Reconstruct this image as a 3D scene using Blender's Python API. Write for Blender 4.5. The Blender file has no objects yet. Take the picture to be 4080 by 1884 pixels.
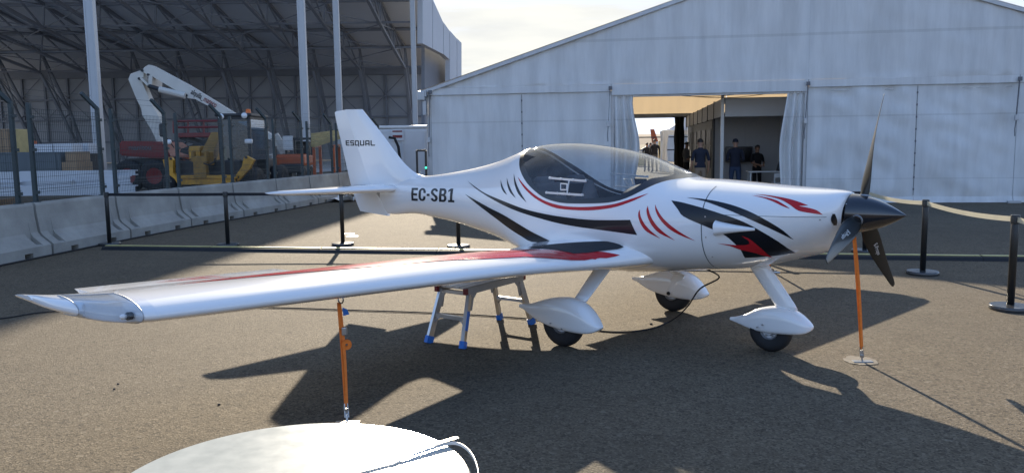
import bpy, bmesh, math, random
from mathutils import Vector, Matrix
from mathutils.bvhtree import BVHTree
R_ = math.radians
pi = math.pi

# ------------------------------------------------------------------ camera
scene = bpy.context.scene
COL = scene.collection
PITCH, ROLL, EYE = 0.1136, 0.0126, 1.587
cam_d = bpy.data.cameras.new('camera')
cam = bpy.data.objects.new('camera', cam_d)
COL.objects.link(cam)
cam_d.sensor_width = 36.0
cam_d.lens = 36.0*3200.0/4080.0
cam_d.clip_start, cam_d.clip_end = 0.05, 6000.0
cam.matrix_world = Matrix.Translation((0, 0, EYE)) @ Matrix.Rotation(pi/2-PITCH, 4, 'X') @ Matrix.Rotation(-ROLL, 4, 'Z')
scene.camera = cam

# ------------------------------------------------------------------ daylight
SUN_EL, SUN_AZ = R_(21.8), math.atan2(-0.122, 0.9925)      # azimuth from +Y towards +X
world = bpy.data.worlds.new('World')
scene.world = world
world.use_nodes = True
wn, wl = world.node_tree.nodes, world.node_tree.links
wn.clear()
def wnode(t, **k):
    n = wn.new(t)
    for a, b in k.items(): setattr(n, a, b)
    return n
def wmath(op, a, b=None, clamp=False):
    n = wnode('ShaderNodeMath', operation=op, use_clamp=clamp)
    for i, v in enumerate((a, b)):
        if v is None: continue
        if isinstance(v, (int, float)): n.inputs[i].default_value = v
        else: wl.new(v, n.inputs[i])
    return n.outputs[0]
sky = wnode('ShaderNodeTexSky', sky_type='NISHITA', sun_disc=False)
sky.sun_elevation, sky.sun_rotation = SUN_EL, SUN_AZ
sky.air_density, sky.dust_density, sky.ozone_density = 1.0, 0.2, 1.6
tc = wnode('ShaderNodeTexCoord')
sep = wnode('ShaderNodeSeparateXYZ'); wl.new(tc.outputs['Generated'], sep.inputs[0])
zup = wmath('MAXIMUM', sep.outputs[2], 0.0)
den = wmath('ADD', zup, 0.06)
comb = wnode('ShaderNodeCombineXYZ')
wl.new(wmath('DIVIDE', sep.outputs[0], den), comb.inputs[0])
wl.new(wmath('DIVIDE', sep.outputs[1], den), comb.inputs[1])
n1 = wnode('ShaderNodeTexNoise'); n1.inputs['Scale'].default_value = 0.55; n1.inputs['Detail'].default_value = 9.0
n1.inputs['Roughness'].default_value = 0.6; n1.inputs['Distortion'].default_value = 0.5
wl.new(comb.outputs[0], n1.inputs['Vector'])
mr = wnode('ShaderNodeMapRange', interpolation_type='SMOOTHSTEP'); mr.inputs[1].default_value = 0.28; mr.inputs[2].default_value = 0.52
wl.new(n1.outputs['Fac'], mr.inputs[0])
elv = wnode('ShaderNodeMapRange', interpolation_type='SMOOTHSTEP'); elv.inputs[1].default_value = 0.03; elv.inputs[2].default_value = 0.085
wl.new(zup, elv.inputs[0])
# the thin cloud sheet lies on the sun's side of the sky and thins out overhead
dotn = wnode('ShaderNodeVectorMath', operation='DOT_PRODUCT')
wl.new(tc.outputs['Generated'], dotn.inputs[0])
dotn.inputs[1].default_value = (math.sin(SUN_AZ)*math.cos(SUN_EL), math.cos(SUN_AZ)*math.cos(SUN_EL), math.sin(SUN_EL))
side = wnode('ShaderNodeMapRange', interpolation_type='SMOOTHSTEP'); side.inputs[1].default_value = 0.55; side.inputs[2].default_value = 0.93
wl.new(dotn.outputs['Value'], side.inputs[0])
mask = wmath('MULTIPLY', wmath('MULTIPLY', mr.outputs[0], elv.outputs[0]), side.outputs[0], True)
mixc = wnode('ShaderNodeMix', data_type='RGBA')
wl.new(wmath('MULTIPLY', mask, 0.85), mixc.inputs['Factor'])
tint = wnode('ShaderNodeMix', data_type='RGBA', blend_type='MULTIPLY')
tint.inputs['Factor'].default_value = 1.0; tint.inputs[7].default_value = (1.10, 1.26, 1.62, 1)   # clear, deep blue air
wl.new(sky.outputs[0], tint.inputs[6])
def wvec(op, a, b):
    n = wnode('ShaderNodeVectorMath', operation=op)
    for i, v in enumerate((a, b)):
        if isinstance(v, tuple): n.inputs[i].default_value = v
        else: wl.new(v, n.inputs[i])
    return n.outputs[0]
soft = wvec('DIVIDE', tint.outputs[2], wvec('ADD', wvec('DIVIDE', tint.outputs[2], (4.0, 4.6, 6.4)), (1.0, 1.0, 1.0)))   # the whole sky's glare rolled off evenly
wl.new(soft, mixc.inputs[6])
CLOUD = (3.4, 3.25, 2.65, 1)
n2 = wnode('ShaderNodeTexNoise'); n2.inputs['Scale'].default_value = 1.7; n2.inputs['Detail'].default_value = 8.0
wl.new(comb.outputs[0], n2.inputs['Vector'])
cr = wnode('ShaderNodeMix', data_type='RGBA')
wl.new(n2.outputs['Fac'], cr.inputs['Factor'])
cr.inputs[6].default_value = (2.15, 2.12, 1.95, 1); cr.inputs[7].default_value = CLOUD
wl.new(cr.outputs[2], mixc.inputs[7])
bg = wnode('ShaderNodeBackground'); bg.inputs['Strength'].default_value = 0.15
wl.new(mixc.outputs[2], bg.inputs['Color'])
wo = wnode('ShaderNodeOutputWorld'); wl.new(bg.outputs[0], wo.inputs['Surface'])

sun_d = bpy.data.lights.new('sun', 'SUN')
sun_d.energy, sun_d.angle, sun_d.color = 4.6, R_(0.53), (1.0, 0.87, 0.68)
sun = bpy.data.objects.new('sun', sun_d); COL.objects.link(sun)
sun_dir = Vector((math.sin(SUN_AZ)*math.cos(SUN_EL), math.cos(SUN_AZ)*math.cos(SUN_EL), math.sin(SUN_EL)))
sun.rotation_euler = sun_dir.to_track_quat('Z', 'Y').to_euler()
sun.location = sun_dir*60

vs = scene.view_settings
vs.view_transform, vs.look, vs.gamma, vs.use_curve_mapping = 'Standard', 'None', 1.0, False
vs.exposure = 1.22
scene.cycles.max_bounces = 10
scene.cycles.transparent_max_bounces = 24
scene.cycles.caustics_reflective = scene.cycles.caustics_refractive = False

# ------------------------------------------------------------------ helpers
rng = random.Random(7)
def link(o, parent=None):
    COL.objects.link(o)
    if parent: o.parent = parent
    return o
def tag(o, label=None, cat=None, group=None, kind=None):
    for k, v in (('label', label), ('category', cat), ('group', group), ('kind', kind)):
        if v: o[k] = v
    return o
def empty(name, loc=(0, 0, 0), rz=0.0, parent=None):
    o = bpy.data.objects.new(name, None)
    o.location = loc; o.rotation_euler = (0, 0, rz); o.empty_display_size = 0.2
    return link(o, parent)
def obj(name, bm, mats, parent=None, smooth=False, loc=None, rot=None, fix=True):
    me = bpy.data.meshes.new(name)
    if fix: bmesh.ops.recalc_face_normals(bm, faces=bm.faces[:])
    bm.to_mesh(me); bm.free()
    for m in (mats if isinstance(mats, (list, tuple)) else [mats]): me.materials.append(m)
    if smooth:
        for p in me.polygons: p.use_smooth = True
    o = bpy.data.objects.new(name, me)
    if loc is not None: o.location = loc
    if rot is not None: o.rotation_euler = rot
    return link(o, parent)
def dup(o, parent=None):
    c = o.copy(); link(c, parent)
    for ch in o.children: dup(ch, c)
    return c
def sharp(o, ang=35):
    me = o.data
    for p in me.polygons: p.use_smooth = True
    bm = bmesh.new(); bm.from_mesh(me)
    for e in bm.edges:
        if len(e.link_faces) == 2 and e.calc_face_angle(0) > R_(ang): e.smooth = False
    bm.to_mesh(me); bm.free()
    return o
def BM(): return bmesh.new()
def box(bm, c, s, rot=None, bev=0.0):
    m = Matrix.Translation(c) @ (rot.to_4x4() if rot is not None else Matrix.Identity(4)) @ Matrix.Diagonal((s[0], s[1], s[2], 1))
    r = bmesh.ops.create_cube(bm, size=1.0, matrix=m)
    if bev > 0:
        es = list({e for v in r['verts'] for e in v.link_edges})
        bmesh.ops.bevel(bm, geom=es, offset=bev, segments=2, affect='EDGES', profile=0.6)
def frame(d):
    d = Vector(d).normalized()
    u = Vector((0, 0, 1)) if abs(d.z) < 0.95 else Vector((1, 0, 0))
    a = d.cross(u).normalized(); return a, a.cross(d).normalized()
def beam(bm, p, q, w, h=None):                 # rectangular bar from p to q, h measured 'up'
    h = h or w; p, q = Vector(p), Vector(q); a, b = frame(q-p)
    vs_ = []
    for e in (p, q):
        for i, j in ((-1, -1), (1, -1), (1, 1), (-1, 1)): vs_.append(bm.verts.new(e+a*(w/2*i)+b*(h/2*j)))
    v = vs_
    for f in ((0, 1, 2, 3), (7, 6, 5, 4), (0, 4, 5, 1), (1, 5, 6, 2), (2, 6, 7, 3), (3, 7, 4, 0)): bm.faces.new([v[i] for i in f])
def tube(bm, pts, r, n=8, cap=True):
    pts = [Vector(p) for p in pts]; rings = []
    rr = r if isinstance(r, (list, tuple)) else [r]*len(pts)
    pa = None
    for i, p in enumerate(pts):
        d = pts[min(i+1, len(pts)-1)]-pts[max(i-1, 0)]
        a, b = frame(d)
        if pa is not None:
            a = (pa-d.normalized()*pa.dot(d.normalized())).normalized(); b = a.cross(d.normalized())
        pa = a
        rings.append([bm.verts.new(p+a*(rr[i]*math.cos(2*pi*k/n))+b*(rr[i]*math.sin(2*pi*k/n))) for k in range(n)])
    for i in range(len(rings)-1):
        for k in range(n): bm.faces.new((rings[i][k], rings[i][(k+1) % n], rings[i+1][(k+1) % n], rings[i+1][k]))
    if cap:
        bm.faces.new(rings[0][::-1]); bm.faces.new(rings[-1])
def lathe(bm, prof, M=Matrix.Identity(4), n=24):     # prof: (r, z) pairs, spun about local z
    rings = []
    for r, z in prof:
        if r < 1e-6: rings.append([bm.verts.new(M @ Vector((0, 0, z)))])
        else: rings.append([bm.verts.new(M @ Vector((r*math.cos(2*pi*k/n), r*math.sin(2*pi*k/n), z))) for k in range(n)])
    for A, B in zip(rings, rings[1:]):
        for k in range(n):
            if len(A) == 1 and len(B) == 1: continue
            if len(A) == 1: bm.faces.new((A[0], B[k], B[(k+1) % n]))
            elif len(B) == 1: bm.faces.new((A[k], A[(k+1) % n], B[0]))
            else: bm.faces.new((A[k], A[(k+1) % n], B[(k+1) % n], B[k]))
def axis(p, d):                                       # matrix whose z runs along d, at p
    a, b = frame(d); d = Vector(d).normalized()
    return Matrix(((a.x, b.x, d.x, p[0]), (a.y, b.y, d.y, p[1]), (a.z, b.z, d.z, p[2]), (0, 0, 0, 1)))
def prism(bm, pts, M, depth):                         # pts 2-D in M's xy plane, extruded along z to depth
    A = [bm.verts.new(M @ Vector((x, y, 0))) for x, y in pts]
    B = [bm.verts.new(M @ Vector((x, y, depth))) for x, y in pts]
    n = len(pts)
    bm.faces.new(A[::-1]); bm.faces.new(B)
    for i in range(n): bm.faces.new((A[i], A[(i+1) % n], B[(i+1) % n], B[i]))
def grid(bm, rows, close=False):                      # rows of Vectors
    V = [[bm.verts.new(p) for p in r] for r in rows]
    n = len(V[0])
    for i in range(len(V)-1):
        for k in range(n if close else n-1):
            q = (V[i][k], V[i][(k+1) % n], V[i+1][(k+1) % n], V[i+1][k])
            try: bm.faces.new(q)
            except ValueError: pass
    return V
def lerp(tab, x):
    if x <= tab[0][0]: return tab[0][1:]
    for a, b in zip(tab, tab[1:]):
        if x <= b[0]:
            f = (x-a[0])/(b[0]-a[0]); return tuple(p+(q-p)*f for p, q in zip(a[1:], b[1:]))
    return tab[-1][1:]
def cubic(tab, x):                                    # monotone-ish Catmull-Rom through table rows
    if x <= tab[0][0]: return tab[0][1:]
    if x >= tab[-1][0]: return tab[-1][1:]
    for i in range(len(tab)-1):
        if x <= tab[i+1][0]: break
    a, b = tab[i], tab[i+1]; p, q = tab[max(i-1, 0)], tab[min(i+2, len(tab)-1)]
    h = b[0]-a[0]; f = (x-a[0])/h; out = []
    for k in range(1, len(a)):
        m0 = (b[k]-p[k])/(b[0]-p[0])*h if b[0] > p[0] else 0
        m1 = (q[k]-a[k])/(q[0]-a[0])*h if q[0] > a[0] else 0
        f2, f3 = f*f, f*f*f
        out.append((2*f3-3*f2+1)*a[k]+(f3-2*f2+f)*m0+(-2*f3+3*f2)*b[k]+(f3-f2)*m1)
    return tuple(out)

# ------------------------------------------------------------------ aircraft shape functions (s forward, t to its right, z up)
FUS = [  # s, top, bottom, half width, height of widest point, upper exponent, lower exponent, lean
 (-3.22, 1.150, 0.850, 0.020, 1.02, 2.0, 2.0, 0),
 (-3.00, 1.200, 0.842, 0.055, 1.04, 2.0, 2.0, 0),
 (-2.645, 1.262, 0.866, 0.105, 1.06, 2.0, 2.0, 0),
 (-2.395, 1.275, 0.846, 0.145, 1.06, 2.0, 2.0, 0),
 (-2.00, 1.320, 0.806, 0.205, 1.05, 2.05, 2.05, 0),
 (-1.65, 1.376, 0.748, 0.265, 1.03, 2.05, 2.1, 0),
 (-1.378, 1.436, 0.698, 0.325, 1.02, 2.05, 2.15, 0),
 (-1.15, 1.505, 0.638, 0.385, 1.01, 2.05, 2.2, 0),
 (-1.00, 1.552, 0.600, 0.425, 1.00, 2.05, 2.3, 0),
 (-0.79, 1.585, 0.562, 0.475, 0.99, 2.05, 2.4, 0),
 (-0.55, 1.592, 0.538, 0.515, 0.98, 2.05, 2.5, 0),
 (-0.33, 1.580, 0.522, 0.538, 0.97, 2.05, 2.5, 0),
 (0.00, 1.536, 0.515, 0.552, 0.96, 2.05, 2.5, 0),
 (0.23, 1.482, 0.520, 0.552, 0.96, 2.1, 2.5, 0),
 (0.49, 1.380, 0.545, 0.545, 0.96, 2.2, 2.5, 0),
 (0.66, 1.312, 0.568, 0.538, 0.97, 2.4, 2.5, 0),
 (0.925, 1.297, 0.600, 0.515, 0.98, 2.45, 2.4, 0),
 (1.16, 1.280, 0.626, 0.485, 1.00, 2.45, 2.4, 0.04),
 (1.39, 1.263, 0.672, 0.440, 1.02, 2.4, 2.3, 0.12),
 (1.58, 1.252, 0.722, 0.385, 1.04, 2.3, 2.2, 0.20),
 (1.72, 1.245, 0.760, 0.325, 1.05, 2.2, 2.1, 0.26),
 (1.81, 1.236, 0.790, 0.265, 1.06, 2.1, 2.1, 0.28),
 (1.865, 1.221, 0.830, 0.205, 1.07, 2.0, 2.1, 0.22),
 (1.880, 1.205, 0.905, 0.150, 1.075, 2.0, 2.0, 0.10),
]
def fus(s, a, side=1.0, grow=0.0):
    top, bot, w, zc, nu, nl, lean = cubic(FUS, s)
    c, sn = math.cos(a), abs(math.sin(a))
    w += grow
    if c > 0: z = zc-(zc-bot+grow)*abs(c)**(2/nl); t = w*sn**(2/nl)
    else: z = zc+(top-zc+grow)*abs(c)**(2/nu); t = w*sn**(2/nu)
    return s+lean*(z-1.08), t*side, z
def ang_at(s, zz):
    top, bot, w, zc, nu, nl, lean = cubic(FUS, s)
    if zz >= top: return pi
    if zz <= bot: return 0.0
    if zz < zc: return math.acos(((zc-zz)/(zc-bot))**(nl/2))
    return pi-math.acos(((zz-zc)/(top-zc))**(nu/2))
def P(s, t, z): return Vector((s, -t, z))             # aircraft frame -> aircraft object space

WLE = [(-9, 0), (9, 0)]
def wing_sec(t):   # -> s_le, chord, z of nose, thickness ratio, twist (nose up, rad)
    tab = [(0.30, 0.66, 1.70, 0.715, 0.150, 0.055),
           (0.46, 0.56, 1.58, 0.705, 0.145, 0.052),
           (0.58, 0.42, 1.42, 0.682, 0.142, 0.048),
           (0.75, 0.29, 1.28, 0.668, 0.138, 0.045),
           (1.00, 0.22, 1.19, 0.672, 0.135, 0.043),
           (1.40, 0.20, 1.165, 0.700, 0.134, 0.043),
           (2.80, 0.20, 1.09, 0.770, 0.130, 0.043),
           (4.05, 0.20, 1.03, 0.826, 0.125, 0.043),
           (4.19, 0.185, 1.005, 0.832, 0.120, 0.043),
           (4.275, 0.13, 0.93, 0.838, 0.116, 0.040),
           (4.345, 0.03, 0.81, 0.846, 0.112, 0.036),
           (4.40, -0.13, 0.63, 0.856, 0.105, 0.03),
           (4.44, -0.32, 0.42, 0.866, 0.095, 0.02),
           (4.447, -0.48, 0.24, 0.872, 0.07, 0.01)]
    return cubic(tab, t)
def naca(x, th):
    return 5*th*(0.2969*math.sqrt(max(x, 0))-0.1260*x-0.3516*x*x+0.2843*x**3-0.1036*x**4)
def wing_pt(t, u, grow=0.0):
    """u in [-1, 1]: -1 trailing edge lower .. 0 nose .. 1 trailing edge upper"""
    sle, ch, zn, th, tw = wing_sec(abs(t))
    x = abs(u)**1.7
    camber = 0.09*x*(1-x)*ch*0.9
    y = naca(x, th*1.2)*ch
    dz = camber+(y if u > 0 else -y*0.78)+(grow if u > 0 else -grow)
    ds = -x*ch
    c, s_ = math.cos(tw), math.sin(tw)
    return sle+ds*c-dz*s_*0, t, zn-.003+dz+ds*s_
# ------------------------------------------------------------------ sight lines of the camera (for laying the place out)
def ray(px, py):
    a, b = px-2040.0, py-942.0
    c, s = math.cos(ROLL), math.sin(ROLL)
    u, v = a*c-b*s, a*s+b*c
    x, y, z = u/3200.0, 1.0, -v/3200.0
    return Vector((x, y*math.cos(PITCH)+z*math.sin(PITCH), -y*math.sin(PITCH)+z*math.cos(PITCH)))
EYEP = Vector((0, 0, EYE))
def at(px, py, y):
    d = ray(px, py); return EYEP+d*(y/d.y)
def gnd(px, py, z=0.0):
    d = ray(px, py); return EYEP+d*((z-EYE)/d.z)

# ------------------------------------------------------------------ materials
def mat(name, col, rough=0.5, metal=0.0, coat=0.0, var=0.0, vs=3.0, col2=None, bump=0.0, bs=40.0, spec=0.5, rvar=0.0, stretch=None, detail=6.0):
    m = bpy.data.materials.new(name); m.use_nodes = True
    n, l = m.node_tree.nodes, m.node_tree.links
    p = n['Principled BSDF']
    c4 = lambda c: (c[0], c[1], c[2], 1)
    p.inputs['Base Color'].default_value = c4(col)
    p.inputs['Roughness'].default_value = rough
    p.inputs['Metallic'].default_value = metal
    p.inputs['Coat Weight'].default_value = coat
    p.inputs['Coat Roughness'].default_value = 0.04
    p.inputs['Specular IOR Level'].default_value = spec
    if var or bump or rvar:
        t = n.new('ShaderNodeTexCoord'); src = t.outputs['Object']
        if stretch:
            mp = n.new('ShaderNodeMapping'); mp.inputs['Scale'].default_value = stretch
            l.new(src, mp.inputs[0]); src = mp.outputs[0]
        nz = n.new('ShaderNodeTexNoise'); nz.inputs['Scale'].default_value = vs; nz.inputs['Detail'].default_value = detail
        nz.inputs['Roughness'].default_value = 0.6
        l.new(src, nz.inputs['Vector'])
        if var:
            r = n.new('ShaderNodeMapRange'); r.inputs[1].default_value = 0.5-0.22; r.inputs[2].default_value = 0.5+0.22
            l.new(nz.outputs['Fac'], r.inputs[0])
            mx = n.new('ShaderNodeMix'); mx.data_type = 'RGBA'
            d = col2 or tuple(x*(1-var) for x in col)
            mx.inputs[6].default_value = c4(d); mx.inputs[7].default_value = c4(col)
            l.new(r.outputs[0], mx.inputs['Factor']); l.new(mx.outputs[2], p.inputs['Base Color'])
        if rvar:
            r = n.new('ShaderNodeMapRange'); r.inputs[3].default_value = max(0, rough-rvar); r.inputs[4].default_value = min(1, rough+rvar)
            l.new(nz.outputs['Fac'], r.inputs[0]); l.new(r.outputs[0], p.inputs['Roughness'])
        if bump:
            b2 = n.new('ShaderNodeTexNoise'); b2.inputs['Scale'].default_value = bs; b2.inputs['Detail'].default_value = 5
            l.new(src, b2.inputs['Vector'])
            b = n.new('ShaderNodeBump'); b.inputs['Strength'].default_value = bump; b.inputs['Distance'].default_value = 0.01
            l.new(b2.outputs['Fac'], b.inputs['Height']); l.new(b.outputs['Normal'], p.inputs['Normal'])
    return m
def fabric(name, col, trans, dirt=0.12, tcol=None, scale=1.2, stretch=(2.2, 2.2, 0.28), seams=()):
    m = bpy.data.materials.new(name); m.use_nodes = True
    n, l = m.node_tree.nodes, m.node_tree.links; n.clear()
    o = n.new('ShaderNodeOutputMaterial'); mx = n.new('ShaderNodeMixShader'); mx.inputs[0].default_value = trans
    p = n.new('ShaderNodeBsdfPrincipled'); p.inputs['Roughness'].default_value = 0.55; p.inputs['Specular IOR Level'].default_value = 0.3
    tr = n.new('ShaderNodeBsdfTranslucent'); tr.inputs['Color'].default_value = (*(tcol or col), 1)
    t = n.new('ShaderNodeTexCoord'); mp = n.new('ShaderNodeMapping'); mp.inputs['Scale'].default_value = stretch
    l.new(t.outputs['Object'], mp.inputs[0])
    nz = n.new('ShaderNodeTexNoise'); nz.inputs['Scale'].default_value = scale; nz.inputs['Detail'].default_value = 8; nz.inputs['Roughness'].default_value = 0.65
    l.new(mp.outputs[0], nz.inputs['Vector'])
    c = n.new('ShaderNodeMix'); c.data_type = 'RGBA'
    c.inputs[6].default_value = (*(x*(1-dirt*2) for x in col), 1); c.inputs[7].default_value = (*col, 1)
    r = n.new('ShaderNodeMapRange'); r.inputs[1].default_value = 0.3; r.inputs[2].default_value = 0.62
    l.new(nz.outputs['Fac'], r.inputs[0]); l.new(r.outputs[0], c.inputs['Factor'])
    colour = c.outputs[2]
    if seams:                                         # welded double-cloth seams at fixed heights
        sp3 = n.new('ShaderNodeSeparateXYZ'); l.new(t.outputs['Object'], sp3.inputs[0])
        for z0, hw in seams:
            cm = n.new('ShaderNodeMath'); cm.operation = 'COMPARE'; cm.inputs[1].default_value = z0; cm.inputs[2].default_value = hw
            l.new(sp3.outputs[2], cm.inputs[0])
            k = n.new('ShaderNodeMix'); k.data_type = 'RGBA'; k.blend_type = 'MULTIPLY'
            k.inputs[7].default_value = (.86, .86, .85, 1); l.new(colour, k.inputs[6]); l.new(cm.outputs[0], k.inputs['Factor']); colour = k.outputs[2]
    l.new(colour, p.inputs['Base Color'])
    b = n.new('ShaderNodeBump'); b.inputs['Strength'].default_value = 0.35; b.inputs['Distance'].default_value = 0.03
    l.new(nz.outputs['Fac'], b.inputs['Height']); l.new(b.outputs[0], p.inputs['Normal'])
    l.new(p.outputs[0], mx.inputs[1]); l.new(tr.outputs[0], mx.inputs[2]); l.new(mx.outputs[0], o.inputs[0])
    return m
def glass(name, tint, gloss=0.04, dust=0.0):
    m = bpy.data.materials.new(name); m.use_nodes = True
    n, l = m.node_tree.nodes, m.node_tree.links; n.clear()
    o = n.new('ShaderNodeOutputMaterial')
    tr = n.new('ShaderNodeBsdfTransparent'); tr.inputs[0].default_value = (*tint, 1)
    gl = n.new('ShaderNodeBsdfGlossy'); gl.inputs['Roughness'].default_value = 0.02
    fr = n.new('ShaderNodeLayerWeight'); fr.inputs['Blend'].default_value = 0.5
    pw = n.new('ShaderNodeMath'); pw.operation = 'POWER'; pw.inputs[1].default_value = 4.0
    l.new(fr.outputs['Facing'], pw.inputs[0])
    ad = n.new('ShaderNodeMath'); ad.operation = 'ADD'; ad.use_clamp = True; ad.inputs[1].default_value = gloss
    l.new(pw.outputs[0], ad.inputs[0])
    mx = n.new('ShaderNodeMixShader'); l.new(ad.outputs[0], mx.inputs[0]); l.new(tr.outputs[0], mx.inputs[1]); l.new(gl.outputs[0], mx.inputs[2])
    last = mx.outputs[0]
    if dust:
        df = n.new('ShaderNodeBsdfDiffuse'); df.inputs[0].default_value = (0.7, 0.72, 0.75, 1)
        t = n.new('ShaderNodeTexCoord')
        nz = n.new('ShaderNodeTexNoise'); nz.inputs['Scale'].default_value = 7; nz.inputs['Detail'].default_value = 10; nz.inputs['Roughness'].default_value = 0.7
        l.new(t.outputs['Object'], nz.inputs['Vector'])
        r = n.new('ShaderNodeMapRange'); r.inputs[1].default_value = 0.45; r.inputs[2].default_value = 0.8; r.inputs[3].default_value = dust*0.35; r.inputs[4].default_value = dust*2.2
        l.new(nz.outputs['Fac'], r.inputs[0])
        m2 = n.new('ShaderNodeMixShader'); l.new(r.outputs[0], m2.inputs[0]); l.new(last, m2.inputs[1]); l.new(df.outputs[0], m2.inputs[2]); last = m2.outputs[0]
    l.new(last, o.inputs[0])
    return m
M = {}
M['paint'] = mat('white_gelcoat', (0.86, 0.86, 0.855), 0.16, coat=0.8, rvar=0.03, vs=2.0)
M['red'] = mat('red_vinyl', (0.48, 0.018, 0.026), 0.14, coat=0.0, spec=0.3)
M['ink'] = mat('black_vinyl', (0.007, 0.008, 0.012), 0.3, coat=0.3, spec=0.35)
M['silver_edge'] = mat('pale_vinyl', (0.72, 0.72, 0.74), 0.35)
M['frame_black'] = mat('canopy_border_black', (0.012, 0.013, 0.016), 0.3, coat=0.5)
M['canopy'] = glass('acrylic_glazing', (0.82, 0.86, 0.90), 0.045, 0.06)
M['lens'] = glass('clear_lens', (0.86, 0.90, 0.94), 0.06, 0.05)
M['lining'] = mat('dark_cabin_lining', (0.014, 0.016, 0.021), 0.8, var=0.3, vs=20)
M['seat'] = mat('charcoal_upholstery', (0.045, 0.047, 0.055), 0.8, var=0.25, vs=30, bump=0.3, bs=200)
M['alu'] = mat('brushed_aluminium', (0.62, 0.63, 0.65), 0.32, 1.0, var=0.15, vs=14, rvar=0.1)
M['alu_dull'] = mat('dull_aluminium', (0.45, 0.46, 0.48), 0.5, 0.8, var=0.25, vs=6)
M['steel'] = mat('zinc_steel', (0.5, 0.5, 0.5), 0.38, 1.0, var=0.2, vs=20)
M['rubber'] = mat('black_rubber', (0.016, 0.016, 0.018), 0.75, var=0.3, vs=30)
M['grip'] = mat('non_slip_walkway', (0.028, 0.031, 0.036), 0.85, bump=0.5, bs=300)
M['spinner'] = mat('black_gloss_spinner', (0.010, 0.012, 0.018), 0.16, coat=1.0)
M['carbon'] = mat('black_composite_blade', (0.012, 0.014, 0.014), 0.3, coat=0.12, spec=0.35, var=0.2, vs=12)
M['orange'] = mat('orange_webbing', (0.95, 0.23, 0.025), 0.7, var=0.18, vs=60, bump=0.3, bs=400)
M['blue'] = mat('blue_plastic', (0.02, 0.17, 0.60), 0.4, var=0.1, vs=10)
M['post'] = mat('black_plastic_post', (0.018, 0.020, 0.020), 0.38, var=0.25, vs=6)
M['base'] = mat('dark_base_cover', (0.05, 0.052, 0.055), 0.22, var=0.2, vs=5, coat=0.4)
M['belt_black'] = mat('black_belt_webbing', (0.012, 0.013, 0.017), 0.8)
M['belt_pale'] = fabric('pale_belt_webbing', (0.75, 0.70, 0.55), 0.45, 0.06)
M['yellow_lid'] = mat('yellow_ramp_lid', (0.62, 0.55, 0.22), 0.45, var=0.25, vs=8)
M['concrete'] = mat('cast_concrete', (0.43, 0.41, 0.365), 0.9, var=0.45, vs=1.3, bump=0.35, bs=35, detail=9)
M['concrete_dark'] = mat('concrete_shadow_gap', (0.10, 0.10, 0.10), 0.9)
M['fence'] = mat('green_grey_fence_paint', (0.035, 0.055, 0.06), 0.45, var=0.2, vs=5)
M['table'] = mat('scuffed_white_tabletop', (0.47, 0.49, 0.455), 0.22, var=0.10, vs=14, col2=(0.38, 0.40, 0.37), rvar=0.06, detail=12)
M['plastic_white'] = mat('white_plastic', (0.72, 0.72, 0.70), 0.4, var=0.08, vs=10)
M['tent'] = fabric('white_marquee_cloth', (0.80, 0.80, 0.785), 0.13, 0.11, seams=((4.25, .035), (5.4, .035), (.62, .012), (2.2, .02)))
M['tent_roof'] = fabric('marquee_roof_cloth', (0.66, 0.67, 0.68), 0.06, 0.10)
M['tent_back'] = fabric('sunlit_marquee_cloth', (0.62, 0.55, 0.43), 0.34, 0.05, tcol=(0.56, 0.45, 0.31))  # glow of sun through white cloth is put into the tan colour
M['tent_frame'] = mat('marquee_aluminium', (0.50, 0.51, 0.52), 0.45, 0.5, var=0.2, vs=3)
M['strap_grey'] = mat('grey_webbing', (0.16, 0.16, 0.17), 0.8)
M['panel_white'] = mat('stand_panel', (0.55, 0.55, 0.55), 0.6, var=0.05, vs=2)
M['dark_screen'] = mat('dark_screen', (0.012, 0.013, 0.016), 0.2)
M['poster'] = mat('dark_poster', (0.035, 0.045, 0.07), 0.5, var=0.5, vs=4)
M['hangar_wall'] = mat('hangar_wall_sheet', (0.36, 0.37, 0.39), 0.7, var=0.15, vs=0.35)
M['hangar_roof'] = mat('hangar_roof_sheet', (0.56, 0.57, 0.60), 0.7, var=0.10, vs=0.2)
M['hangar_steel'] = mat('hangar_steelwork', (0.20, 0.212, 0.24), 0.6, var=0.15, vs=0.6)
M['hangar_col'] = mat('galvanised_column', (0.42, 0.44, 0.46), 0.45, 0.4, var=0.12, vs=0.5)
M['cladding'] = mat('white_cladding', (0.55, 0.57, 0.60), 0.55, var=0.08, vs=0.4)
M['yellow'] = mat('machine_yellow', (0.78, 0.38, 0.02), 0.42, var=0.3, vs=3, col2=(0.30, 0.15, 0.02))
M['boom_brown'] = mat('worn_brown_boom', (0.36, 0.19, 0.03), 0.5, var=0.5, vs=5)
M['machine_red'] = mat('machine_red', (0.20, 0.014, 0.016), 0.4, var=0.2, vs=2)
M['machine_orange'] = mat('machine_orange', (0.55, 0.10, 0.02), 0.45, var=0.3, vs=3)
M['machine_white'] = mat('machine_offwhite', (0.62, 0.60, 0.54), 0.45, var=0.15, vs=1.2)
M['machine_black'] = mat('machine_black', (0.02, 0.022, 0.025), 0.5)
M['cab_glass'] = glass('tinted_cab_glass', (0.22, 0.38, 0.50), 0.06)
M['lamp_glass'] = mat('lamp_lens', (0.75, 0.75, 0.75), 0.12, coat=1)
M['amber'] = mat('amber_lens', (0.75, 0.16, 0.02), 0.25)
M['timber'] = mat('yellow_timber', (0.55, 0.42, 0.18), 0.7, var=0.3, vs=4)
M['card'] = mat('cardboard', (0.33, 0.22, 0.13), 0.8, var=0.2, vs=3)
M['crate_grey'] = mat('grey_crate', (0.11, 0.13, 0.14), 0.6, var=0.2, vs=2)
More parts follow.
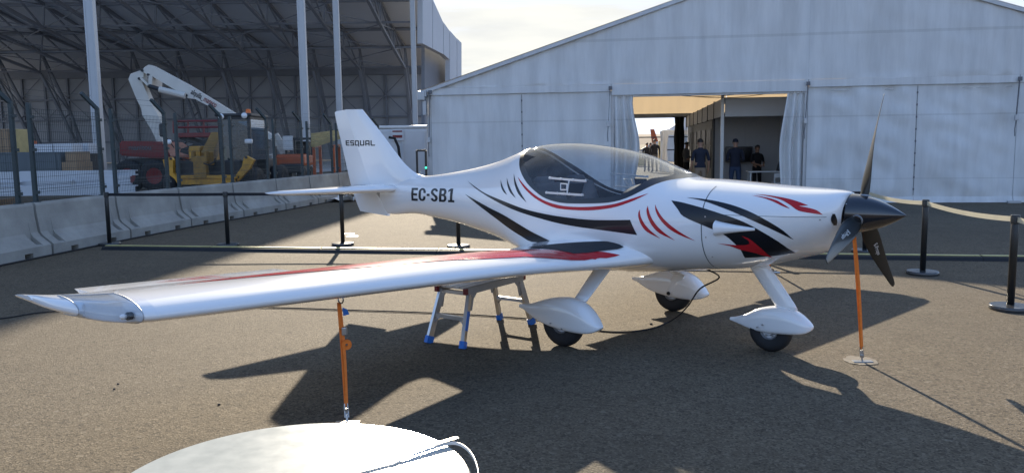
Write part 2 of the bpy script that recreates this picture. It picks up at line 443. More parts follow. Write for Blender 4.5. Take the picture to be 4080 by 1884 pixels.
M['white_steel'] = mat('primed_steel_beam', (0.58, 0.60, 0.62), 0.5, var=0.2, vs=1)
M['cabin'] = mat('site_cabin_white', (0.62, 0.63, 0.64), 0.5, var=0.12, vs=1)
M['skin'] = mat('skin', (0.36, 0.20, 0.13), 0.55)
M['hair'] = mat('dark_hair', (0.02, 0.015, 0.012), 0.6)
M['navy'] = mat('navy_cotton', (0.014, 0.018, 0.034), 0.85, bump=0.4, bs=14)
M['black_cotton'] = mat('black_cotton', (0.012, 0.012, 0.015), 0.85, bump=0.4, bs=14)
M['khaki'] = mat('khaki_cotton', (0.26, 0.19, 0.13), 0.85, bump=0.4, bs=14)
M['jeans'] = mat('blue_denim', (0.03, 0.05, 0.10), 0.85, bump=0.4, bs=14)
M['grey_cotton'] = mat('grey_cotton', (0.10, 0.10, 0.10), 0.85, bump=0.4, bs=14)
M['hill'] = mat('dry_hillside', (0.26, 0.20, 0.145), 0.95, var=0.3, vs=0.01)
M['print_white'] = mat('white_print', (0.55, 0.56, 0.55), 0.5)
M['stone'] = mat('loose_stone', (0.03, 0.03, 0.03), 0.8)
M['patch'] = mat('pale_cement_patch', (0.24, 0.21, 0.165), 0.9, var=0.5, vs=8, bump=0.4, bs=60)

def asphalt():
    m = bpy.data.materials.new('weathered_asphalt'); m.use_nodes = True
    n, l = m.node_tree.nodes, m.node_tree.links; p = n['Principled BSDF']
    t = n.new('ShaderNodeTexCoord'); src = t.outputs['Object']
    def noise(sc, det=5, ro=0.6):
        z = n.new('ShaderNodeTexNoise'); z.inputs['Scale'].default_value = sc; z.inputs['Detail'].default_value = det; z.inputs['Roughness'].default_value = ro
        l.new(src, z.inputs['Vector']); return z.outputs['Fac']
    def rng_(v, a, b, c=0, d=1):
        r = n.new('ShaderNodeMapRange'); r.inputs[1].default_value = a; r.inputs[2].default_value = b; r.inputs[3].default_value = c; r.inputs[4].default_value = d
        l.new(v, r.inputs[0]); return r.outputs[0]
    def mix(f, a, b):
        x = n.new('ShaderNodeMix'); x.data_type = 'RGBA'
        if isinstance(f, float): x.inputs['Factor'].default_value = f
        else: l.new(f, x.inputs['Factor'])
        for i, v in ((6, a), (7, b)):
            if isinstance(v, tuple): x.inputs[i].default_value = (*v, 1)
            else: l.new(v, x.inputs[i])
        return x.outputs[2]
    vo = n.new('ShaderNodeTexVoronoi'); vo.inputs['Scale'].default_value = 88; l.new(src, vo.inputs['Vector'])
    vo2 = n.new('ShaderNodeTexVoronoi'); vo2.inputs['Scale'].default_value = 36; l.new(src, vo2.inputs['Vector'])
    sc = n.new('ShaderNodeSeparateColor'); l.new(vo.outputs['Color'], sc.inputs[0])
    sc2 = n.new('ShaderNodeSeparateColor'); l.new(vo2.outputs['Color'], sc2.inputs[0])
    big = noise(0.35, 8, 0.62); mid = noise(2.6, 9, 0.72); fin = noise(38, 4, 0.7)
    a = mix(rng_(mid, 0.3, 0.7), (0.108, 0.087, 0.059), (0.148, 0.120, 0.083))
    a = mix(rng_(big, 0.35, 0.65), a, (0.118, 0.106, 0.092)) if False else a
    a = mix(rng_(sc.outputs[0], 0.55, 0.95, 0, 0.6), a, (0.25, 0.208, 0.15))
    a = mix(rng_(sc.outputs[1], 0.71, 0.94, 0, 0.65), a, (0.034, 0.028, 0.021))
    a = mix(rng_(sc2.outputs[2], 0.93, 0.97, 0, 0.5), a, (0.045, 0.038, 0.03))
    a = mix(rng_(sc2.outputs[0], 0.985, 0.995, 0, 0.35), a, (0.30, 0.26, 0.20))
    a = mix(rng_(big, 0.42, 0.70, 0, 0.42), a, (0.078, 0.066, 0.050))
    l.new(a, p.inputs['Base Color'])
    p.inputs['Roughness'].default_value = 0.86; p.inputs['Specular IOR Level'].default_value = 0.2
    vd = n.new('ShaderNodeMath'); vd.operation = 'MULTIPLY'; vd.inputs[1].default_value = 0.35; l.new(vo.outputs['Distance'], vd.inputs[0])
    grit = noise(95, 3, 0.75)
    h0 = n.new('ShaderNodeMath'); h0.operation = 'ADD'; l.new(vd.outputs[0], h0.inputs[0]); l.new(fin, h0.inputs[1])
    h = n.new('ShaderNodeMath'); h.operation = 'ADD'; l.new(h0.outputs[0], h.inputs[0]); l.new(grit, h.inputs[1])
    b = n.new('ShaderNodeBump'); b.inputs['Strength'].default_value = 0.8; b.inputs['Distance'].default_value = 0.010
    l.new(h.outputs[0], b.inputs['Height']); l.new(b.outputs['Normal'], p.inputs['Normal'])
    return m
M['asphalt'] = asphalt()

# ------------------------------------------------------------------ setting: apron and far hills
bm = BM()
xs = [-900, -200, -60, -20, 0, 20, 60, 200, 900]; ys = [-60, -10, 0, 10, 20, 40, 90, 250, 900]
grid(bm, [[Vector((x, y, 0)) for x in xs] for y in ys])
tag(obj('apron', bm, M['asphalt']), kind='structure')
bm = BM()
rows = []
for j in range(5):
    rows.append([Vector((-700+i*40, 820+j*45+30*math.sin(i*0.5), (0, 5.5, 9.0, 10.2, 8)[j]*(1+0.12*math.sin(i*0.37)+0.06*math.sin(i*1.3)))) for i in range(46)])
grid(bm, rows)
tag(obj('hills', bm, M['hill'], smooth=True), kind='structure')

# ------------------------------------------------------------------ hangar
M['slab'] = mat('hangar_floor_slab', (0.58, 0.57, 0.54), 0.7, var=0.15, vs=0.3)  # pale slab added to bounce light up into the hangar
bm = BM(); vv = [(-74, 24), (-18.6, 28), (-6.4, 73), (-6.4, 97), (-74, 97)]
bm.faces.new([bm.verts.new((x, y, .006)) for x, y in vv]); tag(obj('hangar_floor', bm, M['slab']), kind='structure')
FX = lambda y: -17.4+0.267*(y-30)                     # line of the open front
def onfront(px, py, off=0.0):
    d = ray(px, py); k = (-17.4-0.267*30+off)/(d.x-0.267*d.y); return EYEP+d*k
hangar = tag(empty('hangar', (-20, 66, 0)), 'huge open steel hangar with dark arched trusses behind the fence', 'hangar')
HI = Matrix.Translation((20, -66, 0))
def hobj(name, bm, m, parent=hangar, **k):
    bm.transform(HI) if parent is hangar else None
    return obj(name, bm, m, parent, **k)
WALL_Y = 97.0
zr = [0, 2.5, 5.1, 7.5, 10.4]; px0, stepx = -66.0, 2.7
base_panel = {}
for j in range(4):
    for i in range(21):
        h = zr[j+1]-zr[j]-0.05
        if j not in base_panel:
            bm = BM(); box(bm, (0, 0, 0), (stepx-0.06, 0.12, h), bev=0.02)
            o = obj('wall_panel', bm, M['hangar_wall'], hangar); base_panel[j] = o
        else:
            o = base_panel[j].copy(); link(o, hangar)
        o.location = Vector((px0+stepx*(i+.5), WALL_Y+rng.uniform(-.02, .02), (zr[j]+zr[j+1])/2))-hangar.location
sb = None
for i in range(22):
    if sb is None:
        bm = BM(); box(bm, (0, 0, 5.2), (0.22, 0.3, 10.4)); sb = o = obj('wall_stud', bm, M['hangar_steel'], hangar)
    else: o = sb.copy(); link(o, hangar)
    o.location = Vector((px0+stepx*i, WALL_Y-0.25, 0))-hangar.location
for z in zr[1:]:
    bm = BM(); box(bm, (px0+28.3, WALL_Y-0.28, z), (56.6, 0.34, 0.20 if z < 10 else 0.8)); hobj('girt', bm, M['hangar_steel'])
for i in range(10):                                   # diagonal wall rods
    x = px0+stepx*2*i
    bm = BM()
    tube(bm, [(x, WALL_Y-.45, 5.1), (x+stepx*2, WALL_Y-.45, 10.4)], 0.05, 5); tube(bm, [(x+stepx*2, WALL_Y-.5, 5.1), (x, WALL_Y-.5, 10.4)], 0.05, 5)
    hobj('brace_rod', bm, M['hangar_steel'])
SK = [(97.3, 10.7), (88, 12.4), (78, 13.3), (70.4, 14.8), (56.5, 19.2), (44, 23.2), (31, 27.2)]
for (y0, z0), (y1, z1) in zip(SK, SK[1:]):
    bm = BM()
    a, b = FX(min(y0, 72)), FX(min(y1, 72))
    if y0 > 72: a = -8.2
    if y1 > 72: b = -8.2
    pts = [Vector((-74, y0, z0)), Vector((a, y0, z0)), Vector((b, y1, z1)), Vector((-74, y1, z1))]
    lo = [bm.verts.new(p) for p in pts]; hi = [bm.verts.new(p+Vector((0, 0, .25))) for p in pts]
    bm.faces.new(lo); bm.faces.new(hi[::-1])
    for k in range(4): bm.faces.new((lo[k], hi[k], hi[(k+1) % 4], lo[(k+1) % 4]))
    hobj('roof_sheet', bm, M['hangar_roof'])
def skz(y): return lerp([(a, b) for a, b in SK[::-1]], y)[0]
LOW = [(95.5, 0.2), (92, 5.2), (88, 9.9), (80, 11.0), (72, 12.2), (64, 13.6), (56, 15.8), (48, 18.4), (40, 21), (33, 23.2)]
for x in (-11.3, -16.2, -21.2, -26.1, -31.0, -35.9, -40.8, -45.7, -50.6, -55.5, -60.4):
    bm = BM()
    low = [p for p in LOW if FX(p[0]) > x+0.3]
    up = []
    for k, (y, z) in enumerate(low):
        if k < 2: up.append((min(96.3, y+1.5), z+0.6))
        else: up.append((y+0.4, skz(y)-0.25))
    for ch in (low, up):
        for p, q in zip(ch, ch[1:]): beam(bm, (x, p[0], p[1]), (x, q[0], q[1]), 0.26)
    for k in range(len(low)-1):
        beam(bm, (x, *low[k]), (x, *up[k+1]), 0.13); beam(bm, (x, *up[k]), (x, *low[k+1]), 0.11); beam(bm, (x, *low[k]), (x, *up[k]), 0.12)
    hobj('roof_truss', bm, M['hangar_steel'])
for y in (88, 80, 72, 64, 56, 48, 40):
    bm = BM(); z = skz(y)-0.2; x1 = FX(y)-.3 if y < 70 else -8.5
    beam(bm, (-73, y+.4, z), (x1, y+.4, z), 0.24)
    zl = lerp(LOW[::-1], y)[0]
    beam(bm, (-73, y, zl+.15), (x1, y, zl+.15), 0.16)
    hobj('purlin', bm, M['hangar_steel'])
for y0, y1 in ((88, 80), (80, 72), (72, 64), (64, 56), (56, 48)):   # roof rods between trusses
    bm = BM()
    for xa, xb in ((-21.2, -11.3), (-31, -21.2), (-40.8, -31), (-50.6, -40.8), (-60.4, -50.6)):
        if FX(min(y0, y1)) < xb: continue
        za, zb = lerp(LOW[::-1], y0)[0], lerp(LOW[::-1], y1)[0]
        tube(bm, [(xa, y0, za), (xb, y1, zb)], .05, 5); tube(bm, [(xb, y0, za), (xa, y1, zb)], .05, 5)
    hobj('brace_rod', bm, M['hangar_steel'])
for (px, py, w, top) in ((405, 690, 0.34, 26), (1224, 610, 0.40, 20.5), (1353, 430, 0.34, 19.3), (1654, 430, 0.36, 15.4)):
    p = onfront(px, py); x, y = p.x, p.y
    bm = BM(); box(bm, (x, y, top/2), (w*0.62, w, top), bev=0.02)
    box(bm, (x+w*.42, y-w*.1, top/2), (w*.22, w*.8, top-0.02)); box(bm, (x-w*.42, y-w*.1, top/2), (w*.22, w*.8, top-0.04))
    hobj('column', bm, M['hangar_col'])
edges = [(1683, -60), (1724, 0), (1767, 91), (1792, 124), (1821, 155), (1840, 172)]
lows = [(1683, 174), (1724, 195), (1767, 217), (1792, 330), (1821, 330), (1840, 330)]
for k in range(5):
    bm = BM()
    q = [onfront(edges[k][0]+1, edges[k][1]), onfront(edges[k+1][0]-1, edges[k+1][1]),
         onfront(lows[k+1][0]-1, lows[k+1][1]), onfront(lows[k][0]+1, lows[k][1])]
    if k == 2: q[2] = onfront(1791, 238); q[3] = onfront(1768, 217)
    d = Vector((-0.45, 0.1, 0))
    A = [bm.verts.new(p) for p in q]; B = [bm.verts.new(p+d) for p in q]
    bm.faces.new(A); bm.faces.new(B[::-1])
    for i in range(4): bm.faces.new((A[i], B[i], B[(i+1) % 4], A[(i+1) % 4]))
    hobj('cladding_panel', bm, M['cladding'])
bm = BM()
q = [onfront(1692, 185, -1.2), onfront(1788, 225, -1.2), onfront(1830, 330, -1.2), onfront(1830, 620, -1.2), onfront(1692, 620, -1.2)]
bm.faces.new([bm.verts.new(p) for p in q])
r = bmesh.ops.extrude_face_region(bm, geom=bm.faces[:]); bmesh.ops.translate(bm, verts=[v for v in r['geom'] if isinstance(v, bmesh.types.BMVert)], vec=(-.3, .08, 0))
hobj('inner_end_wall', bm, M['hangar_steel'])

# ------------------------------------------------------------------ things in and before the hangar
from mathutils import noise as mnoise
def text_mesh(name, body, size, m, parent=None, bold=0.0, align='LEFT'):
    cu = bpy.data.curves.new(name, 'FONT'); cu.body = body; cu.size = size; cu.offset = bold; cu.align_x = align
    o = bpy.data.objects.new(name, cu); COL.objects.link(o)
    me = bpy.data.meshes.new_from_object(o.evaluated_get(bpy.context.evaluated_depsgraph_get()))
    COL.objects.unlink(o); bpy.data.objects.remove(o); me.name = name
    me.materials.clear(); me.materials.append(m)
    o = bpy.data.objects.new(name, me); link(o, parent); return o
def wheel(parent, p, r, w, mt='rubber', rim='machine_black'):
    a = axis(p, (1, 0, 0)) ; bm = BM()
    lathe(bm, [(r*.55, -w*.42), (r*.86, -w*.5), (r*.97, -w*.36), (r, -w*.2), (r, w*.2), (r*.97, w*.36), (r*.86, w*.5), (r*.55, w*.42)], a, 20)
    o = obj('wheel', bm, M[mt], parent, smooth=True)
    bm = BM(); lathe(bm, [(0, -w*.3), (r*.2, -w*.34), (r*.54, -w*.38), (r*.56, -w*.42), (r*.56, w*.42), (r*.2, w*.34), (0, w*.3)], a, 18)
    obj('rim', bm, M[rim], o)
    return o

# yellow telehandler, seen from its front
Y = 23.0
def t4(X, Yp, y=Y): return at(500+X/2.245, 250+Yp/2.245, y)
th = tag(empty('telehandler', (-8.6, 24.2, 0)), 'yellow telehandler with dark glazed cab and orange beacon behind the concrete barriers', 'telehandler')
def tobj(name, bm, m, par=None, **k):
    bm.transform(Matrix.Translation(-th.location)); return obj(name, bm, M[m], par or th, **k)
c0, c1 = t4(822, 480), t4(1132, 880)
bm = BM()
xa, xb, zt, zb = c0.x, c1.x, c0.z, c1.z
for x in (xa+.04, xb-.04):
    for yy in (Y+.02, Y+1.5): beam(bm, (x, yy, zb-.5), (x, yy, zt-.05), 0.08)
for x in (xa+.04, xb-.04): beam(bm, (x, Y+.02, zt-.05), (x, Y+1.5, zt-.05), .085); beam(bm, (x, Y+.02, zb-.46), (x, Y+1.5, zb-.46), .085)
for yy in (Y+.02, Y+1.5):
    beam(bm, (xa, yy, zt-.05), (xb, yy, zt-.05), 0.09); beam(bm, (xa, yy, zb), (xb, yy, zb), .07); beam(bm, (xa, yy, zb-.5), (xb, yy, zb-.5), .09)
cabf = tobj('cab_frame', bm, 'machine_black')
bm = BM(); box(bm, ((xa+xb)/2, Y+.75, zt+.03), (xb-xa+.12, 1.65, .09), bev=.03); tobj('cab_roof', bm, 'machine_black')
bm = BM(); box(bm, ((xa+xb)/2, Y+1.46, zb-.1), (xb-xa-.1, .04, .9)); tobj('rear_panel', bm, 'machine_black')
bm = BM(); box(bm, ((xa+xb)/2, Y+.03, (zt+zb)/2-.02), (xb-xa-.1, .02, zt-zb-.06)); tobj('windscreen', bm, 'cab_glass')
bm = BM(); box(bm, (xb-.03, Y+.75, (zt+zb)/2), (.02, 1.4, zt-zb-.06)); tobj('side_window', bm, 'cab_glass')
bm = BM(); box(bm, ((xa+xb)/2, Y+.9, zb+.05), (.5, .5, .5), bev=.08); box(bm, ((xa+xb)/2, Y+1.15, zb+.5), (.48, .14, .7), bev=.06); tobj('driver_seat', bm, 'machine_black')
bm = BM(); tube(bm, [((xa+xb)/2, Y+.3, zb-.2), ((xa+xb)/2, Y+.45, zb+.35)], .03, 6); lathe(bm, [(.15, 0), (.18, .015), (.18, .03), (.15, .03)], axis(((xa+xb)/2, Y+.45, zb+.35), (0, -.4, 1)), 14); tobj('steering_wheel', bm, 'machine_black')
p = t4(1068, 455); bm = BM(); lathe(bm, [(.07, 0), (.075, .05), (.065, .14), (0, .17)], axis((p.x, Y+.3, p.z-.02), (0, 0, 1)), 12); tobj('beacon', bm, 'amber', smooth=True)
for X, Yp in ((862, 484), (1070, 474)):
    p = t4(X, Yp); bm = BM(); lathe(bm, [(0, -.05), (.05, -.04), (.085, .02), (.085, .05), (0, .055)], axis((p.x, Y-.03, p.z), (0, -1, 0)), 14); tobj('work_lamp', bm, 'lamp_glass', smooth=True)
for X, Yp in ((377, 710), (1104, 705)):
    p = t4(X, Yp); bm = BM(); box(bm, (p.x, Y-.02, p.z), (.22, .14, .14), bev=.045); tobj('headlamp', bm, 'lamp_glass', smooth=True)
p = t4(335, 605); bm = BM(); box(bm, (p.x, Y, p.z), (.2, .07, .38), bev=.05); beam(bm, (p.x+.05, Y, p.z-.15), (p.x+.25, Y+.1, p.z-.5), .03); tobj('mirror', bm, 'machine_black')
bm = BM(); q0, q1 = t4(530, 745), t4(655, 990); box(bm, ((q0.x+q1.x)/2, Y+1.3, (q0.z+q1.z)/2), (q1.x-q0.x, 2.2, q0.z-q1.z), bev=.09); tobj('engine_cover', bm, 'yellow')
bm = BM(); q0, q1 = t4(420, 880), t4(1090, 1110); box(bm, ((q0.x+q1.x)/2, Y+1.7, (q0.z+q1.z)/2), (q1.x-q0.x-.25, 3.6, q0.z-q1.z), bev=.04); tobj('chassis', bm, 'machine_black')
bm = BM()
a_, b_ = t4(735, 860, Y-.35), t4(735, 700, Y+1.8)
beam(bm, (a_.x, Y-.35, a_.z), (b_.x, Y+2.6, b_.z+.10), .32, .36)
q = t4(735, 900); box(bm, (q.x, Y-.5, q.z-.1), (.36, .22, .62), bev=.03); box(bm, (q.x-.18, Y-.52, q.z+.2), (.07, .2, .3), bev=.02); box(bm, (q.x+.18, Y-.52, q.z+.2), (.07, .2, .3), bev=.02)
tobj('boom', bm, 'boom_brown')
bm = BM(); tube(bm, [t4(700, 900, Y-.65), t4(740, 915, Y-.72), t4(790, 890, Y-.66), t4(800, 860, Y-.5)], .02, 6); tube(bm, [t4(440, 845, Y-.1), t4(560, 870, Y-.3), t4(640, 850, Y-.4)], .02, 6); tobj('hose', bm, 'rubber')
bm = BM(); beam(bm, t4(470, 1022, Y-.55), t4(1000, 1018, Y-.55), .09, .09); beam(bm, t4(480, 1058, Y-.5), t4(985, 1056, Y-.5), .08, .2); tobj('cross_bar', bm, 'yellow')
for S_ in (((330, 870), (400, 845), (425, 870), (425, 985), (500, 1060), (480, 1110), (440, 1040), (365, 985)),
           ((1150, 870), (1085, 835), (1060, 845), (1040, 930), (985, 1010), (1000, 1065), (1075, 985), (1110, 950))):
    bm = BM(); vv = [bm.verts.new(t4(X, Yp, Y-.45)) for X, Yp in S_]; bm.faces.new(vv)
    r = bmesh.ops.extrude_face_region(bm, geom=bm.faces[:]); bmesh.ops.translate(bm, verts=[v for v in r['geom'] if isinstance(v, bmesh.types.BMVert)], vec=(0, .16, 0))
    o = tobj('stabiliser_arm', bm, 'yellow')
    for k in (1, 4):
        X, Yp = S_[k]; cx_ = sum(s[0] for s in S_)/8
        q = t4(X+(cx_-X)*.25, Yp+14, Y-.46); bm = BM(); lathe(bm, [(0, -.03), (.035, -.03), (.035, .02), (0, .02)], axis(q, (0, -1, 0)), 10); tobj('pivot_pin', bm, 'machine_black', o)
for X in (395, 1100):
    for yy in (Y+.45, Y+3.0):
        q = t4(X, 1000); wheel(th, Vector((q.x, yy, 0.52))-th.location, .52, .42)

# white articulated boom lift standing further back
Yb = 33.0
def b4(X, Yp, y=Yb): return at(500+X/2.245, 250+Yp/2.245, y)
bl = tag(empty('boom_lift', (-13.4, 34, 0)), 'white boom lift with its jointed arm folded high inside the hangar', 'boom lift')
def blo(name, bm, m, par=None, **k):
    bm.transform(Matrix.Translation(-bl.location)); return obj(name, bm, M[m], par or bl, **k)
def slab(bm, pts, y, th_):
    vv = [bm.verts.new(b4(X, Yp, y)) for X, Yp in pts]; bm.faces.new(vv)
    r = bmesh.ops.extrude_face_region(bm, geom=bm.faces[:]); bmesh.ops.translate(bm, verts=[v for v in r['geom'] if isinstance(v, bmesh.types.BMVert)], vec=(0, th_, 0))
bm = BM(); slab(bm, [(150, 75), (165, 45), (205, 18), (240, 28), (560, 200), (780, 335), (1000, 470), (1250, 610), (1330, 660), (1290, 690), (1120, 590), (900, 480), (800, 420), (620, 325), (560, 320), (530, 295), (240, 125), (170, 95)], Yb, .35); ub = blo('upper_boom', bm, 'machine_white')
bm = BM(); slab(bm, [(25, 150), (45, 100), (140, 68), (165, 92), (150, 180), (215, 330), (325, 540), (300, 570), (300, 650), (330, 705), (280, 705), (225, 590), (150, 470), (140, 410), (100, 330)], Yb+.1, .4); blo('lower_boom', bm, 'machine_white')
bm = BM(); slab(bm, [(205, 115), (240, 120), (232, 215), (205, 218)], Yb-.05, .5); slab(bm, [(120, 140), (140, 130), (225, 210), (212, 225)], Yb-.05, .5); blo('link', bm, 'machine_white')
bm = BM(); tube(bm, [b4(305, 240, Yb-.1), b4(535, 297, Yb-.1)], .13, 10); cy_ = blo('lift_cylinder', bm, 'machine_white')
bm = BM(); tube(bm, [b4(215, 212, Yb-.1), b4(310, 241, Yb-.1)], .09, 10); blo('piston_rod', bm, 'machine_black', cy_)
for X, Yp in ((150, 72), (205, 110), (212, 215), (125, 145), (545, 295)):
    bm = BM(); lathe(bm, [(0, -.1), (.055, -.1), (.055, .05), (0, .05)], axis(b4(X, Yp, Yb), (0, -1, 0)), 10); blo('pivot_pin', bm, 'machine_black')
for body, X, Yp, m in (('alquila_', 580, 262, 'machine_black'), ('mateco', 694, 326, 'machine_red')):
    o = text_mesh('lettering', body, .30, M[m], bl, 0.006)
    wd = max(v.co.x for v in o.data.vertices)
    for v in o.data.vertices: v.co.x *= .57/wd
    p = b4(X, Yp+14, Yb); q = b4(X+100, Yp+70, Yb); ang = math.atan2(q.z-p.z, q.x-p.x)
    o.matrix_basis = Matrix.Translation(Vector((p.x, Yb-.012, p.z))-bl.location) @ Matrix.Rotation(-ang, 4, 'Y') @ Matrix.Rotation(pi/2, 4, 'X')
bm = BM(); box(bm, (-13.3, 34.2, 1.25), (2.2, 2.4, .9), bev=.08); blo('turntable', bm, 'machine_orange')
bm = BM(); box(bm, (-13.3, 34.2, .6), (2.0, 3.2, .35), bev=.05); blo('chassis', bm, 'machine_black')
for x in (-14.3, -12.3):
    for y in (33.1, 35.4): wheel(bl, Vector((x, y, .45))-bl.location, .45, .35)
# basket end of the white arm
bm = BM(); q = b4(1180, 640)
for dz in (0, .55, 1.05):
    for a_, b_ in (((-.35, -.5), (.35, -.5)), ((.35, -.5), (.35, .5)), ((.35, .5), (-.35, .5)), ((-.35, .5), (-.35, -.5))):
        tube(bm, [(q.x+a_[0], Yb+a_[1]+.2, q.z-1.9+dz), (q.x+b_[0], Yb+b_[1]+.2, q.z-1.9+dz)], .03, 6)
for a_ in ((-.35, -.5), (.35, -.5), (.35, .5), (-.35, .5)): tube(bm, [(q.x+a_[0], Yb+a_[1]+.2, q.z-1.9), (q.x+a_[0], Yb+a_[1]+.2, q.z-.8)], .03, 6)
box(bm, (q.x, Yb+.2, q.z-1.93), (.75, 1.05, .06)); tube(bm, [(q.x, Yb+.25, q.z-1.9), b4(1210, 640, Yb+.25)], .05, 8)
blo('basket', bm, 'machine_white')

# red telehandler
Yr = 30.0
def r4(X, Yp, y=Yr): return at(500+X/2.245, 250+Yp/2.245, y)
rt = tag(empty('telehandler', (-13.6, 31, 0)), 'dark red telehandler with sloping nose, right of the leftmost hangar column', 'telehandler')
def ro(name, bm, m, par=None, **k):
    bm.transform(Matrix.Translation(-rt.location)); return obj(name, bm, M[m], par or rt, **k)
bm = BM(); vv = [bm.verts.new(r4(X, Yp)) for X, Yp in ((-60, 700), (240, 705), (330, 715), (385, 800), (400, 850), (300, 860), (-60, 830))]; bm.faces.new(vv)
r = bmesh.ops.extrude_face_region(bm, geom=bm.faces[:]); bmesh.ops.translate(bm, verts=[v for v in r['geom'] if isinstance(v, bmesh.types.BMVert)], vec=(0, 2.1, 0))
bmesh.ops.bevel(bm, geom=bm.edges[:], offset=.06, segments=2, affect='EDGES'); ro('body', bm, 'machine_red')
bm = BM(); a_, b_ = r4(-40, 860), r4(330, 930); box(bm, ((a_.x+b_.x)/2, Yr+1.05, (a_.z+b_.z)/2), (b_.x-a_.x, 1.6, a_.z-b_.z), bev=.04); ro('chassis', bm, 'machine_black')
for X in (20, 260):
    for yy in (Yr+.1, Yr+2.0):
        q = r4(X, 900); a = axis(Vector((q.x, yy, .6))-rt.location, (0, 1, 0)); bm = BM()
        lathe(bm, [(.3, -.2), (.52, -.24), (.6, -.12), (.6, .12), (.52, .24), (.3, .2)], a, 18); o = obj('wheel', bm, M['rubber'], rt, smooth=True)
        bm = BM(); lathe(bm, [(0, -.16), (.3, -.2), (.32, -.16), (.32, .16), (0, .16)], a, 14); obj('rim', bm, M['machine_red'], o)
o = text_mesh('lettering', 'manitou', .26, M['crate_grey'], rt, .005)
p = r4(30, 782); o.matrix_basis = Matrix.Translation(Vector((p.x, Yr-.03, p.z))-rt.location) @ Matrix.Rotation(pi/2, 4, 'X')

# red railed platform behind the yellow telehandler
Yp_ = 29.0
def p4(X, Yp, y=Yp_): return at(500+X/2.245, 250+Yp/2.245, y)
sp = tag(empty('lift_platform', (-10.6, 30, 0)), 'red railed scissor lift platform just left of the dark glazed cab', 'scissor lift')
def so(name, bm, m): bm.transform(Matrix.Translation(-sp.location)); return obj(name, bm, M[m], sp)
bm = BM(); a_, b_ = p4(440, 630), p4(840, 665); box(bm, ((a_.x+b_.x)/2, Yp_+.6, (a_.z+b_.z)/2), (b_.x-a_.x, 1.3, a_.z-b_.z), bev=.02); so('deck', bm, 'machine_red')
for yy in (Yp_, Yp_+1.2):
    for Yv in (525, 580):
        bm = BM(); tube(bm, [p4(430, Yv, yy), p4(840, Yv-5, yy)], .045, 6); so('rail', bm, 'machine_red')
    for X in (430, 560, 700, 838):
        bm = BM(); tube(bm, [p4(X, 522, yy), p4(X, 632, yy)], .035, 6); so('upright', bm, 'machine_red')
bm = BM(); a_, b_ = p4(470, 670), p4(810, 980)
for k in range(3):
    z0, z1 = a_.z-(a_.z-.6)*k/3, a_.z-(a_.z-.6)*(k+1)/3
    for yy in (Yp_+.2, Yp_+1.0): beam(bm, (a_.x, yy, z0), (b_.x, yy, z1), .12); beam(bm, (b_.x, yy+.1, z0), (a_.x, yy+.1, z1), .12)
so('scissor_arms', bm, 'machine_black')
bm = BM(); box(bm, ((a_.x+b_.x)/2, Yp_+.6, .4), (b_.x-a_.x+.2, 1.2, .5), bev=.05); so('chassis', bm, 'machine_red')

# orange lift truck to the right
Yo = 34.0
def o2(X, Yp, y=Yo): return at(500+X/2.245, 250+Yp/2.245, y)
ot = tag(empty('lift_truck', (-8.0, 35, 0)), 'orange lift truck with dark canopy parked right of the yellow telehandler', 'lift truck')
def oo(name, bm, m, **k): bm.transform(Matrix.Translation(-ot.location)); return obj(name, bm, M[m], ot, **k)
a_, b_ = o2(1340, 820), o2(1600, 925); bm = BM(); box(bm, ((a_.x+b_.x)/2, Yo+.9, (a_.z+b_.z)/2), (b_.x-a_.x, 1.8, a_.z-b_.z), bev=.12); oo('body', bm, 'machine_orange')
a_, b_ = o2(1385, 905), o2(1580, 985); bm = BM(); box(bm, ((a_.x+b_.x)/2, Yo+.7, (a_.z+b_.z)/2), (b_.x-a_.x, 1.8, a_.z-b_.z), bev=.06); oo('counterweight', bm, 'machine_black')
a_, b_ = o2(1420, 690), o2(1660, 820); bm = BM()
for x in (a_.x, b_.x):
    for yy in (Yo+.2, Yo+1.6): beam(bm, (x, yy, b_.z-.05), (x, yy, a_.z), .07)
box(bm, ((a_.x+b_.x)/2, Yo+.9, a_.z+.04), (b_.x-a_.x+.1, 1.6, .08)); oo('canopy', bm, 'machine_black')
bm = BM(); q = o2(1447, 720); box(bm, (q.x, Yo+.1, q.z), (.42, .06, .6), bev=.02); oo('notice_board', bm, 'plastic_white')
bm = BM(); box(bm, ((a_.x+b_.x)/2, Yo+1.0, b_.z+.25), (.6, .5, .6), bev=.1); oo('seat', bm, 'machine_black')
for X in (1385, 1560):
    for yy in (Yo+.3, Yo+1.6):
        q = o2(X, 960); wheel(ot, Vector((q.x, yy, .38))-ot.location, .38, .28)
bm = BM(); beam(bm, o2(1345, 640, Yo+.4), o2(1450, 810, Yo+.4), .16, .2); beam(bm, o2(1300, 655, Yo+.4), o2(1410, 815, Yo+.4), .12, .16); oo('support_arm', bm, 'machine_white')

# timber, site cabin, stored goods
def z2(X, Yp, y): return at(900+X/1.4873, Yp/1.4873, y)
for k in range(5):
    p, q = z2(515, 862-k*15, 30+k*.12), z2(672, 812-k*8, 31.5+k*.12); bm = BM(); beam(bm, p, q, .16, .14)
    o = obj('timber_beam', bm, M['timber'])
    tag(o, ['lowest yellow timber beam of the slanting bundle left of the tail fin', 'second lowest yellow timber beam of the slanting bundle left of the tail fin', 'middle yellow timber beam of the slanting bundle left of the tail fin', 'second highest yellow timber beam of the slanting bundle left of the tail fin', 'topmost yellow timber beam of the slanting bundle left of the tail fin'][k], 'timber', 'timber beams in a bundle')
bm = BM()
for X in (535, 650):
    q = z2(X, 850, 31); beam(bm, (q.x, 30.6, 0), (q.x, 30.6, q.z-.1), .1); beam(bm, (q.x, 31.6, 0), (q.x, 31.6, q.z-.05), .1); beam(bm, (q.x, 30.6, q.z-.12), (q.x, 31.6, q.z-.08), .1)
